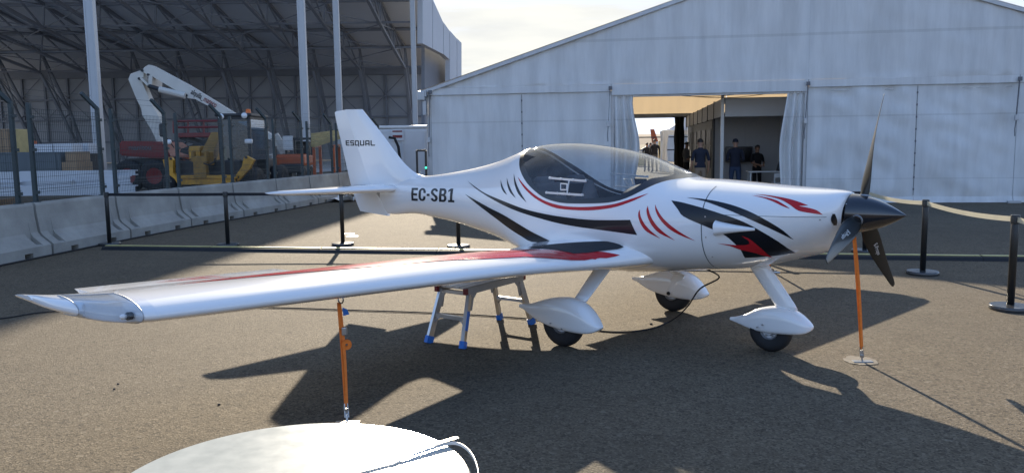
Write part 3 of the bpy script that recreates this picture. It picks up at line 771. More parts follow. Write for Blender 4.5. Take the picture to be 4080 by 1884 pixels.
tag(obj('trestle', bm, M['machine_orange']), 'low orange steel trestle under the slanting timber bundle', 'trestle')
cb = tag(empty('site_cabin', (-8.2, 31, 0)), 'white portable site cabin with rounded roof edge beside the marquee corner', 'site cabin')
a_, b_ = at(1480, 508, 30), at(1898, 660, 30)
c_ = at(1708, 660, 30).x
bm = BM(); box(bm, ((a_.x+b_.x)/2, 31.4, 1.15), (b_.x-a_.x, 2.4, 2.2), bev=.10); o = obj('body', bm, M['cabin'], cb); o.location = -cb.location
for k in range(5):
    x = a_.x+.3+k*(b_.x-a_.x-.6)/4
    bm = BM(); box(bm, (x, 30.18, 1.15), (.05, .06, 1.95)); o = obj('rib', bm, M['cabin'], cb); o.location = -cb.location
bm = BM(); box(bm, ((a_.x+b_.x)/2, 31.4, 2.3), (b_.x-a_.x+.06, 2.46, .1), bev=.03); o = obj('roof', bm, M['plastic_white'], cb); o.location = -cb.location
q = z2(1017, 800, 30.15); bm = BM(); box(bm, (q.x, 30.14, q.z), (.46, .03, .42)); o = sg0 = obj('warning_sign', bm, M['cabin'], cb); o.location = -cb.location
for dz, h in ((.13, .05), (-.06, .10)):
    bm = BM(); box(bm, (q.x, 30.12, q.z+dz), (.36, .01, h)); obj('sign_stripe', bm, M['machine_red'], sg0)
q = z2(1065, 945, 28); bm = BM(); lathe(bm, [(0, -.27), (.15, -.22), (.25, -.1), (.27, 0), (.25, .1), (.15, .22), (0, .27)], axis((q.x, 28, .27), (.8, .5, .15)), 16)
tag(obj('gas_bottle', bm, M['steel'], smooth=True), 'rounded silver tank lying beside the white site cabin', 'tank')
bm = BM(); tube(bm, [z2(965, 815, 29), z2(1000, 820, 29), z2(1022, 870, 29), z2(1030, 930, 29), z2(1045, 990, 29)], .05, 8); tag(obj('hose', bm, M['rubber']), 'dark thick hose bending down beside the white site cabin', 'hose')
def z1p(X, Yp, y): return at(X/1.4873, Yp/1.4873, y)
# stacked steel beams
beams_ = [(-40, 690, 1020, 1075, 21.4, 0), (450, 770, 1045, 1100, 20.9, 1), (-40, 420, 1075, 1130, 20.7, 2), (-60, 800, 1105, 1160, 20.3, 3), (-60, 110, 1080, 1110, 20.2, 4), (120, 800, 1015, 1045, 22.0, 5)]
names_ = ['long white steel beam on top of the stack behind the fence, below the boxes', 'short white steel beam lying on the right end of the stack behind the fence',
          'middle white steel beam of the stack, its left part behind the tall fence post', 'lowest and longest white steel beam, half hidden by the barriers',
          'pale blue lit steel offcut at the left picture edge, on the beam stack', 'rearmost white steel beam of the stack, reaching right past the fence posts']
for (X0, X1, Y0, Y1, y, k) in beams_:
    p, q = z1p(X0, Y0, y), z1p(X1, Y0-8, y+.5); h = (Y1-Y0)/1.4873*y*.000308
    bm = BM(); d = Vector((0, 0, -h/2))
    beam(bm, p+d, q+d, .03, h); beam(bm, p+Vector((0, .1, -.02)), q+Vector((0, .1, -.02)), .24, .03); beam(bm, p+Vector((0, .1, -h)), q+Vector((0, .1, -h)), .24, .03)
    tag(obj('steel_beam', bm, M['white_steel']), names_[k], 'steel beam', 'steel beams stacked behind the fence')
for k in range(4):
    bm = BM(); box(bm, (0, 0, .16), (.12, 1.6, .32), bev=.01); o = obj('bearer_timber', bm, M['card']); o.location = (-13.6+k*1.9, 21.2, 0)
    tag(o, '%s brown timber bearer under the stacked white steel beams' % ['leftmost', 'second from left', 'second from right', 'rightmost'][k], 'bearer', 'timber bearers under the beams')
def crate(X0, Y0, X1, Y1, y, dep, m, name, label, cat, detail=True, group=None):
    p, q = z1p(X0, Y0, y), z1p(X1, Y1, y); h = p.z-q.z; w = q.x-p.x
    bm = BM(); box(bm, (0, 0, h/2), (w, dep, h), bev=min(.02, h*.05))
    if detail:
        for k in (-1, 0, 1): box(bm, (k*w*.4, -dep/2-.008, h/2), (w*.06, .016, h*.96))
    o = obj(name, bm, M[m]); o.location = ((p.x+q.x)/2, y+dep/2, q.z)
    return tag(o, label, cat, group)
crate(-20, 905, 365, 1020, 24.5, 1.2, 'crate_grey', 'storage_crate', 'large dark grey crate behind the fence, under the row of white blocks', 'crate')
for (X0, Y0, X1, Y1, lb) in ((190, 855, 312, 905, 'leftmost white foam block in the row on the grey crate'), (314, 852, 430, 903, 'middle white foam block in the row on the grey crate'), (432, 850, 527, 912, 'rightmost white foam block in the row, right of the grey crate')):
    crate(X0, Y0, X1, Y1, 26 if X0 > 400 else 24.8, .6, 'cabin', 'foam_block', lb, 'block', False, 'white blocks behind the fence')
crate(525-160, 912, 527, 1020, 26, 1.0, 'machine_black', 'pallet_box', 'dark pallet box under the rightmost white block', 'box')
crate(-40, 765, 62, 905, 26, .9, 'card', 'cardboard_box', 'tall cardboard box at the left picture edge behind the fence', 'box')
crate(64, 765, 110, 905, 26, .9, 'timber', 'wooden_crate', 'slim pale wooden crate beside the tall cardboard box', 'crate')
crate(385, 900, 455, 960, 24.3, .8, 'card', 'cardboard_box', 'small cardboard box on top of the brown box pair', 'box', False)
crate(365, 962, 460, 1020, 24.2, .9, 'card', 'cardboard_box', 'lower wide cardboard box of the brown box pair by the grey crate', 'box', False)
crate(110, 835, 150, 905, 26.4, .7, 'machine_orange', 'fuel_can', 'orange can squeezed between the crates behind the fence', 'can', False)

# ------------------------------------------------------------------ concrete barriers, fence
PROFB = [(0.00, 0.00), (0.00, 0.17), (0.03, 0.20), (0.16, 0.30), (0.20, 0.36), (0.235, 0.60), (0.245, 0.76), (0.265, 0.80), (0.385, 0.80), (0.405, 0.76), (0.45, 0.36), (0.62, 0.20), (0.65, 0.17), (0.65, 0.0)]
BA = [(-7.36, 8.95), (-7.03, 10.93), (-6.83, 12.28+.6)]
# barrier chain along its foot line
foot = [(-7.42, 8.10)]
dirs = [(0.115, .993)]*4+[(0.155, .988), (0.19, .982), (0.17, .985), (0.15, .989), (.15, .989), (.15, .989)]
path = [Vector((-7.22, 10.12, 0))]
for k in range(9):
    d = [(.1, .995), (.105, .994), (.13, .9915), (.19, .982), (.19, .982), (.16, .987), (.18, .984), (.18, .984), (.18, .984)][k]
    path.append(path[-1]+Vector((d[0], d[1], 0))*2.08)
path.insert(0, path[0]-Vector((.1, .995, 0))*2.08)
words = ['nearest', 'second', 'third', 'fourth', 'fifth', 'sixth', 'seventh', 'eighth', 'ninth', 'tenth']
def barrier_mesh(L):
    bm = BM(); n = 26; rows = []
    for i in range(n+1):
        y = L*i/n
        row = []
        for (a, z) in PROFB:
            aa = a
            # lifting slots in the foot
            row.append(Vector((-aa, y, z)))
        rows.append(row)
    V = grid(bm, rows)
    bm.faces.new(V[0]); bm.faces.new(V[-1][::-1])
    return bm
def barrier():
    L = 2.05
    bm = BM()
    # longitudinal pieces so the foot pockets are real recesses
    cuts = [0, .18, .30, .42, .60, 1.45, 1.63, 1.75, 1.87, L]
    def ext(prof, y0, y1):
        A = [bm.verts.new((-a, y0, z)) for a, z in prof]; B = [bm.verts.new((-a, y1, z)) for a, z in prof]
        bm.faces.new(A); bm.faces.new(B[::-1])
        for i in range(len(prof)): bm.faces.new((A[i], A[(i+1) % len(prof)], B[(i+1) % len(prof)], B[i]))
    full = PROFB
    slot = [(0.0, 0), (0.0, 0.17), (0.03, 0.185), (.05, .19), (.19, .195), (.205, .36)]+PROFB[5:]
    pocket = [(0.22, 0), (.22, .09), (0.0, .09)]+PROFB[1:]
    for k, (y0, y1) in enumerate(zip(cuts, cuts[1:])):
        ext({1: slot, 3: pocket, 5: pocket, 7: slot}.get(k, full), y0+(0.012 if k == 0 else 0), y1-(0.012 if k == len(cuts)-2 else 0))
    return bm
bo = None
for k in range(len(path)-1):
    if bo is None: bo = o = obj('concrete_barrier', barrier(), M['concrete'])
    else: o = bo.copy(); link(o)
    d = path[k+1]-path[k]
    o.location = path[k]; o.rotation_euler = (0, 0, math.atan2(d.y, d.x)-pi/2)
    tag(o, '%s grey concrete barrier in the row, counted from the left picture edge' % ['first', 'second', 'third', 'fourth', 'fifth', 'sixth', 'seventh', 'eighth', 'ninth', 'tenth'][k], 'barrier', 'concrete barriers along the fence')
cap = None
# fence panel behind every barrier: straight post at its near end, bent post at its far end, wire mesh between
def fence_unit():
    r = empty('fence_panel')
    for nm, y, bent in (('post', .14, False), ('post', 1.84, True)):
        bm = BM()
        box(bm, (0, 0, 1.55), (.06, .06, 1.52), bev=.008)
        for z in (.95, 1.6, 2.1): box(bm, (.045, 0, z), (.03, .07, .05))
        if bent: beam(bm, (0, 0, 2.29), (-.10, -.26, 2.55), .055)
        o = obj(nm, bm, M['fence'], r); o.location = (0, y, 0)
        bm = BM(); box(bm, (0, 0, .0), (.1, .1, .012)); c = obj('foot_plate', bm, M['fence'], o); c.location = (0, 0, .807)
    bm = BM()
    for i in range(37): 
        y = .14+i*1.70/36
        beam(bm, (.035, y, .82), (.035, y, 2.22), .0036)
    for i in range(13):
        z = .84+i*.115; beam(bm, (.04, .14, z), (.04, 1.84, z), .0045)
    for z in (1.0, 1.55, 2.1):
        beam(bm, (.075, .14, z), (.075, 1.84, z), .006); beam(bm, (.04, .14, z+.05), (.04, 1.84, z+.05), .006)
    w = obj('wire_mesh', bm, M['fence'], r); w['kind'] = 'stuff'
    for k, z in enumerate((2.42, 2.52)):
        bm = BM(); beam(bm, (-.05-.04*k, .14, z), (-.05-.04*k, 1.84, z), .004); obj('top_wire', bm, M['fence'], r)
    return r
fu = None
for k in range(len(path)-1):
    r = fu if fu is None else None
    if fu is None: fu = r = fence_unit()
    else: r = dup(fu)
    d = (path[k+1]-path[k]).normalized(); nrm = Vector((-d.y, d.x, 0))
    r.location = path[k]+nrm*.33; r.rotation_euler = (0, 0, math.atan2(d.y, d.x)-pi/2)
    tag(r, '%s wire mesh fence panel on the concrete barriers, counted from the left picture edge' % ['first', 'second', 'third', 'fourth', 'fifth', 'sixth', 'seventh', 'eighth', 'ninth', 'tenth'][k], 'fence panel', 'mesh fence panels on the barriers')
bm = BM(); tube(bm, [p+Vector((.03, 0, .014)) for p in path], .014, 6)
tag(obj('cable', bm, M['rubber']), 'black cable lying along the foot of the concrete barriers', 'cable')
p = z1p(60, 1180, 9.5)
bm = BM(); box(bm, (0, 0, .05), (.2, .9, .1), bev=.01); o = obj('concrete_block', bm, M['concrete']); o.location = (-7.52, 10.9, .802); o.rotation_euler = (0, 0, -.1)
tag(o, 'flat concrete block lying on the barrier top at the left edge', 'block')
# crumpled clear sheeting at the far end of the barriers
bm = BM(); g = []
for i in range(9):
    g.append([Vector((i*.13+.05*mnoise.noise((i, j, 3.1)), j*.14, .02+.16*abs(mnoise.noise((i*.6, j*.7, 8.3)))*2)) for j in range(8)])
grid(bm, g); o = obj('plastic_sheet', bm, M['plastic_white']); o.location = gnd(1262, 808)
tag(o, 'crumpled pale plastic sheet on the ground at the far end of the barriers', 'plastic sheet')
# ------------------------------------------------------------------ stanchions and belts
def stanchion():
    r = empty('stanchion')
    bm = BM(); lathe(bm, [(0, .001), (.176, .001), (.180, .008), (.180, .032), (.172, .042), (.06, .050), (0, .051)], n=32); b_ = obj('base', bm, M['base'], r); sharp(b_, 40)
    bm = BM(); lathe(bm, [(0, .051), (.033, .051), (.033, .80), (.031, .805)], n=20); obj('pole', bm, M['post'], r, smooth=True)
    bm = BM(); lathe(bm, [(.031, .80), (.040, .806), (.041, .875), (.037, .886), (0, .888)], n=20); h_ = obj('belt_head', bm, M['post'], r); sharp(h_, 40)
    return r
ST = [((-6.76, 13.40), 'black barrier post at the left end of the black belt by the concrete barriers'), ((-4.65, 13.05), 'second black barrier post from the left on the black belt'),
      ((-2.75, 12.96), 'black barrier post right below the tail plane of the aircraft'), ((-0.84, 12.51), 'black barrier post seen under the rear fuselage'),
      ((1.20, 12.12), 'black barrier post behind the cockpit side of the aircraft'), ((3.15, 11.74), 'black barrier post behind the engine cowling'), ((5.03, 11.36), 'black barrier post seen between the lower propeller blades'),
      ((4.87, 9.42), 'black barrier post right of the spinner holding the pale belt'), ((4.65, 7.38), 'nearest black barrier post, at the right picture edge')]
s0 = None
for (x, y), lb in ST:
    if s0 is None: s0 = r = stanchion()
    else: r = dup(s0)
    r.location = (x, y, 0); r.rotation_euler = (0, 0, rng.uniform(0, 6)); tag(r, lb, 'barrier post', 'belt barrier posts around the aircraft')
def belt(a, b, m, label, sag=.03, w=.048):
    bm = BM(); n = 14; rows = []
    A, B = Vector((*a, .845)), Vector((*b, .845)); d = (B-A).normalized(); A += d*.04; B -= d*.04; nr = Vector((-d.y, d.x, 0))*.001
    for s_ in (-1, 1): pass
    top, bot = [], []
    for i in range(n+1):
        f = i/n; p = A.lerp(B, f)-Vector((0, 0, sag*4*f*(1-f)))
        rows.append([p+nr+Vector((0, 0, w/2)), p+nr-Vector((0, 0, w/2)), p-nr-Vector((0, 0, w/2)), p-nr+Vector((0, 0, w/2))])
    V = grid(bm, rows, close=True); bm.faces.new(V[0]); bm.faces.new(V[-1])
    return tag(obj('barrier_belt', bm, M[m]), label, 'barrier belt', 'belts between the barrier posts')
P_ = [p for p, _ in ST]
belt(P_[0], P_[1], 'belt_black', 'black belt between the two leftmost barrier posts before the concrete', .004)
belt(P_[1], P_[2], 'belt_black', 'black belt running from the second post to behind the tail plane', .004)
belt(P_[2], P_[3], 'belt_black', 'black belt passing behind the rear fuselage under the registration', .006)
belt(P_[3], P_[4], 'belt_black', 'black belt hidden behind the cockpit, its shadow under the belly', .006)
belt(P_[4], P_[5], 'belt_black', 'black belt hidden behind the engine cowling', .006)
belt(P_[5], P_[6], 'belt_black', 'black belt behind the spinner, ending at the corner post', .006)
belt(P_[6], P_[7], 'belt_pale', 'pale belt from the corner post to the post right of the spinner', .03)
belt(P_[7], P_[8], 'belt_pale', 'pale belt between the two right hand barrier posts', .03)
belt(P_[8], (4.43, 5.3), 'belt_pale', 'pale belt leaving the nearest post through the right picture edge', .03)
# cable ramps across the apron
c0_, c1_ = Vector((-6.55, 12.86, 0)), Vector((8.0, 10.16, 0)); nseg = 8
for k in range(nseg):
    a_, b_ = c0_.lerp(c1_, k/nseg), c0_.lerp(c1_, (k+1)/nseg); L = (b_-a_).length
    if k == 0:
        r0 = r = empty('cable_ramp')
        bm = BM(); prism(bm, [(-.13, 0.001), (-.10, .045), (-.045, .055), (.045, .055), (.10, .045), (.13, 0.001)], Matrix(((0, 0, 1, .004), (-1, 0, 0, 0), (0, 1, 0, 0), (0, 0, 0, 1))), L-.008); obj('body', bm, M['rubber'], r)
        bm = BM(); box(bm, (L/2, 0, .060), (L-.03, .082, .009)); obj('lid', bm, M['yellow_lid'], r)
    else: r = dup(r0)
    r.location = a_; r.rotation_euler = (0, 0, math.atan2((b_-a_).y, (b_-a_).x)+rng.uniform(-.004, .004))
    tag(r, '%s black cable ramp with yellow lid, counted from the left across the apron' % ['first', 'second', 'third', 'fourth', 'fifth', 'sixth', 'seventh', 'eighth'][k], 'cable ramp', 'cable ramps laid in a line')
for (px, py, lb) in ((1388, 932, 'farther small white disc on the sunlit ground behind the tail'), (1403, 942, 'nearer small white disc on the sunlit ground behind the tail')):
    bm = BM(); lathe(bm, [(0, .002), (.11, .002), (.11, .006), (0, .008)], n=16); o = obj('marker_disc', bm, M['plastic_white']); o.location = gnd(px, py); tag(o, lb, 'marker disc', 'white discs on the apron')
# ------------------------------------------------------------------ marquee
TRZ = math.atan2(-0.148, 0.989)
tent = tag(empty('marquee', (-2.25, 22.06, 0), TRZ), 'large white gabled marquee with an open doorway behind the aircraft', 'marquee')
RIDGE_E, EAVE, RIDGE, DEPTH, WIDE = 9.9, 3.08, 6.28, 18.0, 19.8
def roofz(e): return RIDGE-abs(e-RIDGE_E)*(RIDGE-EAVE)/(RIDGE_E+.15)
def cloth(name, e0, e1, zlo, zhi, m, n=0.0, amp=.03, seed=0.0, res=.075, fold=0.0, freq=5.0, par=None, bands=()):
    """upright cloth between e0 and e1; zlo / zhi are numbers or functions of e"""
    nx = max(3, int((e1-e0)/res)); nz = 30; rows = []
    for j in range(nz+1):
        row = []
        for i in range(nx+1):
            e = e0+(e1-e0)*i/nx
            a = zlo(e) if callable(zlo) else zlo; b = zhi(e) if callable(zhi) else zhi
            z = a+(b-a)*j/nz
            edge = min(1, min(i, nx-i)/3, min(j, nz-j)/2+.15)
            w = mnoise.noise((e*.55+seed, z*.35, seed))*amp*1.5+mnoise.noise((e*3.4+seed, z*.40+e*.3, seed+7))*amp*1.0+mnoise.noise((e*1.6+z*2.3, z*1.3-e*.9, seed+3))*amp*(.9 if zhi is not None and not callable(zhi) and seed > 9 else .45)
            w += fold*math.sin(e*freq+.8*mnoise.noise((e, z*.3, seed)))
            row.append(Vector((e, n+w*edge, z)))
        rows.append(row)
    bm = BM(); grid(bm, rows)
    return obj(name, bm, M[m], par or tent, smooth=True)
LZ = 2.96
bays = [(-.02, 4.95), (4.95, 9.9), (9.9, 14.83), (14.83, 19.8)]
for k, (a, b) in enumerate(bays):
    for (p, q) in ((a, b-.002),):
        cloth('gable_panel', p, q, LZ+.17, lambda e: roofz(e)-.05, 'tent', 0, .034, 11*k+1.0, bands=(4.25, 5.45))
    if a > 1:
        bm = BM(); box(bm, (a, .09, (LZ+roofz(a))/2), (.12, .08, roofz(a)-LZ-.1)); obj('gable_upright', bm, M['tent_frame'], tent)
    cloth('valance', a+.01, b-.01, LZ-.02-(.1 if k == 1 else 0), LZ+.165, 'tent', -.03, .008, 5*k)
for a, b, s_ in ((.10, 2.578, 1), (2.582, 4.94, 2), (9.91, 12.508, 3), (12.512, 14.825, 4), (14.835, 17.31, 5), (17.315, 19.72, 6)):
    cloth('wall_panel', a, b, .16, LZ-.03, 'tent', .02, (.070 if s_ > 2 else .030), 3.7*s_, fold=.006 if s_ < 3 else 0, freq=9)
    bm = BM(); rows = [[Vector((a+(b-a)*i/16, .01-.05*(1-j)+.012*math.sin(i*1.7+s_), .015+.15*j)) for i in range(17)] for j in (0, 1)]
    grid(bm, rows); obj('mud_skirt', bm, M['tent'], tent, smooth=True)
for e in (2.58, 12.51, 17.312):
    bm = BM()
    for k in range(9): box(bm, (e, -.004+.016, .35+k*.3), (.03, .012, .05))
    beam(bm, (e, .012, .2), (e, .012, LZ-.05), .014, .01); obj('seam_lacing', bm, M['strap_grey'], tent)
# door curtains gathered to the sides
def curtain(e0, e1, flip, seed):
    nx, nz, rows = 46, 26, []
    for j in range(nz+1):
        f = j/nz; row = []
        z = .03+(LZ-.13-.03)*f
        for i in range(nx+1):
            u = i/nx
            open_ = e1+(0.0 if f > .92 else .16*math.sin(pi*f)**2*flip*-1)+.05*mnoise.noise((f*3, seed, 0))
            if flip > 0: open_ = e1-.07*math.sin(pi*f)+.10*f**3+.015*math.sin(f*9)
            e = e0+(open_-e0)*u
            w = .085*math.sin(u*17+seed+1.2*mnoise.noise((u*2, f*1.4, seed)))*(0.35+.65*min(1, (1-f)*3))+.05*mnoise.noise((u*4, f*2, seed))
            row.append(Vector((e, .06+w, z)))
        rows.append(row)
    bm = BM(); grid(bm, rows); return obj('door_curtain', bm, M['tent'], tent, smooth=True)
curtain(4.98, 5.52, -1, 2.0)
curtain(9.86, 9.30, 1, 7.0)
for e in (.08, 4.95, 9.9, 14.83, 19.75):
    bm = BM(); box(bm, (e, .10, (LZ)/2), (.14 if e > 1 else .22, .1, LZ)); box(bm, (e, .02, .03), (.3, .3, .05)); obj('post', bm, M['tent_frame'], tent)
for a, b in bays:
    bm = BM(); box(bm, ((a+b)/2, .11, LZ-.05-(.04 if a > 4 and a < 5 else 0)), (b-a-.14, .12, .16)); obj('lintel', bm, M['tent_frame'], tent)
for e in (4.93, 9.88, 14.81, .1):                     # ratchet straps hanging from the corner plates
    bm = BM(); z0 = LZ+.08; L = .95 if e > 1 else 1.3
    box(bm, (e, -.085, z0-.02), (.09, .05, .1), bev=.01); beam(bm, (e-.01, -.09, z0), (e-.05, -.10, z0-L), .05, .012); s_ = obj('strap', bm, M['strap_grey'], tent)
    bm = BM(); box(bm, (e-.05, -.12, z0-L), (.08, .07, .14), bev=.012); obj('ratchet', bm, M['tent_frame'], s_)
    bm = BM(); tube(bm, [(e-.055, -.12, z0-L-.06), (e-.07, -.11, z0-L-.28), (e-.06, -.11, z0-L-.45)], .012, 6); obj('strap_tail', bm, M['strap_grey'], s_)
for sgn in (-1, 1):                                   # roof slopes and rafter profiles
    rows = []
    for j in range(25):
        n = -.06+(DEPTH+.12)*j/24
        rows.append([Vector((RIDGE_E+sgn*(RIDGE_E+.15)*i/20, n, RIDGE-(RIDGE-EAVE)*i/20-.03*math.sin(pi*((n/6) % 1))*math.sin(pi*i/20))) for i in range(21)])
    bm = BM(); grid(bm, rows); obj('roof_sheet', bm, M['tent_roof'], tent, smooth=True)
    for n in (-.03, 6, 12, DEPTH):
        bm = BM(); beam(bm, (RIDGE_E, n, RIDGE-.06), (RIDGE_E+sgn*(RIDGE_E+.1), n, EAVE-.06), .10, .12 if n > 0 else .09); obj('rafter', bm, M['tent_frame'], tent)
    e = RIDGE_E+sgn*(RIDGE_E+.05)
    bm = BM(); beam(bm, (e, -.2, EAVE-.1), (e, DEPTH+.1, EAVE-.1), .14, .16); obj('eave_beam', bm, M['tent_frame'], tent)
    rows = [[Vector((e-sgn*.02+.05*mnoise.noise((n_*.6, z*.7, sgn*9)), n_, z)) for n_ in [DEPTH*i/60 for i in range(61)]] for z in [.03+3.0*j/10 for j in range(11)]]
    bm = BM(); grid(bm, rows); obj('side_wall', bm, M['tent'], tent, smooth=True)
bm = BM(); box(bm, (-.12, -.12, EAVE-.16), (.2, .22, .26), bev=.03); box(bm, (-.05, -.1, EAVE-.48), (.10, .12, .4), bev=.02); obj('eave_bracket', bm, M['tent_frame'], tent)
for e0, e1 in ((0, 5), (5, 9.9), (9.9, 14.8), (14.8, 19.8)):
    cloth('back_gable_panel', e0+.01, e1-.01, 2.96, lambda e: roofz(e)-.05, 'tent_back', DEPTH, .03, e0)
for e0, e1 in ((.1, 4.9), (11.5, 14.8), (14.82, 19.6)):
    cloth('back_wall_panel', e0, e1, .03, 2.9, 'tent', DEPTH, .03, e0+2)
bm = BM(); box(bm, (9.9, DEPTH, 2.87), (19.7, .12, .2)); obj('back_lintel', bm, M['tent_frame'], tent)
# light sagging cables under the doorway ceiling
bm = BM()
for e0, e1, sg in ((6.4, 8.6, .08), (6.6, 9.3, .12), (8.1, 9.0, .03)):
    tube(bm, [(e0+(e1-e0)*i/8, .9, 2.88-sg*math.sin(pi*i/8)) for i in range(9)], .008, 5)
obj('cable_run', bm, M['rubber'], tent)

# exhibition stand inside
def Tl(e, n, z): return tent.matrix_basis @ Vector((e, n, z))
bpy.context.view_layer.update()
st = tag(empty('exhibition_stand', Tl(8, 1.6, 0), TRZ), 'white panelled exhibition stand inside the marquee with fascia and corner pole', 'stand')
def sto(name, bm, m, par=None): bm.transform(Matrix.Translation((-8, -1.6, 0))); return obj(name, bm, M[m], par or st)
bm = BM(); box(bm, (7.97, 1.63, 1.44), (.085, .085, 2.88)); sto('corner_pole', bm, 'plastic_white')
bm = BM(); box(bm, (9.9, 1.64, 2.53), (3.72, .05, .50)); sto('fascia_board', bm, 'panel_white')
for k in range(7):
    n0 = 1.75+k*2.05; bm = BM(); box(bm, (7.97, n0+1.0, 2.53), (.045, 1.95, .48)); sto('fascia_board', bm, 'panel_white')
    bm = BM(); box(bm, (7.96, n0+2.02, 2.53 if k else 1.4), (.06, .06, .52 if k else 2.8)); sto('fascia_post', bm, 'machine_black')
for k in range(4):
    e0 = 8.02+k*1.0; bm = BM(); box(bm, (e0+.5, 4.7, 1.25), (.996, .05, 2.5)); sto('wall_panel', bm, 'panel_white')
for k in range(6):
    n0 = 4.8+k*1.9; bm = BM(); box(bm, (8.03, n0+.95, 1.15), (.05, 1.895, 2.30)); w_ = sto('wall_panel', bm, 'crate_grey')
    for z in ((1.75, .5), (1.1, .7)):
        bm = BM(); box(bm, (7.99, n0+.95, z[0]), (.015, 1.3, z[1])); sto('poster', bm, 'poster', None)
for k in range(2):
    bm = BM(); box(bm, (11.9, 2.3+k*1.5, 1.25), (.05, 1.497, 2.5)); sto('wall_panel', bm, 'panel_white')
bm = BM(); box(bm, (9.95, 3.15, 2.78), (3.9, 3.0, .03)); sto('ceiling_sheet', bm, 'crate_grey')
def tloc(o, e, n, z=0, rz=0):
    o.location = Tl(e, n, z); o.rotation_euler = (0, 0, TRZ+rz); return o
tv = tag(empty('television'), 'black flat television on a stand behind the person in the cap', 'television'); tloc(tv, 8.78, 4.35)
bm = BM(); box(bm, (0, 0, 1.2), (.82, .05, .48), bev=.012); obj('body', bm, M['machine_black'], tv)
bm = BM(); box(bm, (0, -.028, 1.2), (.78, .006, .44)); obj('screen', bm, M['dark_screen'], tv)
bm = BM(); box(bm, (0, .06, .6), (.07, .05, 1.2)); box(bm, (0, .04, .02), (.55, .4, .03)); obj('stand', bm, M['machine_black'], tv)
tb = tag(empty('trestle_table'), 'white table inside the marquee in front of the person in black tee', 'table'); tloc(tb, 9.35, 2.1)
bm = BM(); box(bm, (0, 0, .745), (1.25, .6, .03), bev=.008); obj('tabletop', bm, M['plastic_white'], tb)
for x in (-.56, .56):
    for y in (-.25, .25):
        bm = BM(); beam(bm, (x, y, 0), (x, y, .73), .035); obj('leg', bm, M['plastic_white'], tb)
bg_ = empty('shoulder_bag'); tag(bg_, 'black bag lying on the white table inside the marquee', 'bag'); tloc(bg_, 9.72, 2.05, .76)
bm = BM(); rows = []
for j in range(7):
    f = j/6; w = .2*(1-.35*f*f); d = .13*(1-.6*f)
    rows.append([Vector((w*math.copysign(abs(math.cos(a))**.6, math.cos(a)), d*math.copysign(abs(math.sin(a))**.6, math.sin(a)), .26*f)) for a in [2*pi*i/16 for i in range(16)]])
V = grid(bm, rows, True); bm.faces.new(V[0]); bm.faces.new(V[-1]); obj('bag_body', bm, M['machine_black'], bg_, smooth=True)
bm = BM(); tube(bm, [(-.1, 0, .25), (-.07, 0, .33), (.07, 0, .33), (.1, 0, .25)], .012, 6); obj('handle', bm, M['machine_black'], bg_)
ch = tag(empty('chair'), 'white chair frame beside the white table at the doorway edge', 'chair'); tloc(ch, 9.55, 1.55)
bm = BM(); box(bm, (0, 0, .45), (.42, .42, .03), bev=.01); obj('seat', bm, M['plastic_white'], ch)
for x in (-.19, .19):
    bm = BM(); beam(bm, (x, -.19, 0), (x, -.19, .72), .03); obj('leg', bm, M['plastic_white'], ch)
    bm = BM(); beam(bm, (x, .19, 0), (x, .19, .45), .03); obj('leg', bm, M['plastic_white'], ch)
bm = BM(); box(bm, (0, -.19, .66), (.4, .025, .12), bev=.008); obj('backrest', bm, M['plastic_white'], ch)
bs_ = tag(empty('speaker_case'), 'tall black case standing by the right door curtain', 'case'); tloc(bs_, 10.05, 1.9)
bm = BM(); box(bm, (0, 0, .5), (.32, .35, 1.0), bev=.03); obj('body', bm, M['machine_black'], bs_)
bm = BM(); tube(bm, [(-.1, -.18, .8), (-.1, -.22, .8), (.1, -.22, .8), (.1, -.18, .8)], .015, 6); obj('handle', bm, M['steel'], bs_)
bn = tag(empty('hanging_banner'), 'dark cloth banner hanging at the far end of the stand wall', 'banner'); tloc(bn, 7.55, 14.6)
bm = BM(); rows = [[Vector((-.22+.44*i/14+.05*mnoise.noise((j*.2, i*.1, 2)), .06*math.sin(i*1.1+j*.12), .15+2.55*j/20)) for i in range(15)] for j in range(21)]
grid(bm, rows); obj('cloth', bm, M['black_cotton'], bn, smooth=True)
bm = BM(); tube(bm, [(-.3, 0, 2.7), (.3, 0, 2.7)], .02, 6); tube(bm, [(.28, 0, 0), (.28, 0, 2.7)], .02, 6); obj('banner_stand', bm, M['machine_black'], bn)

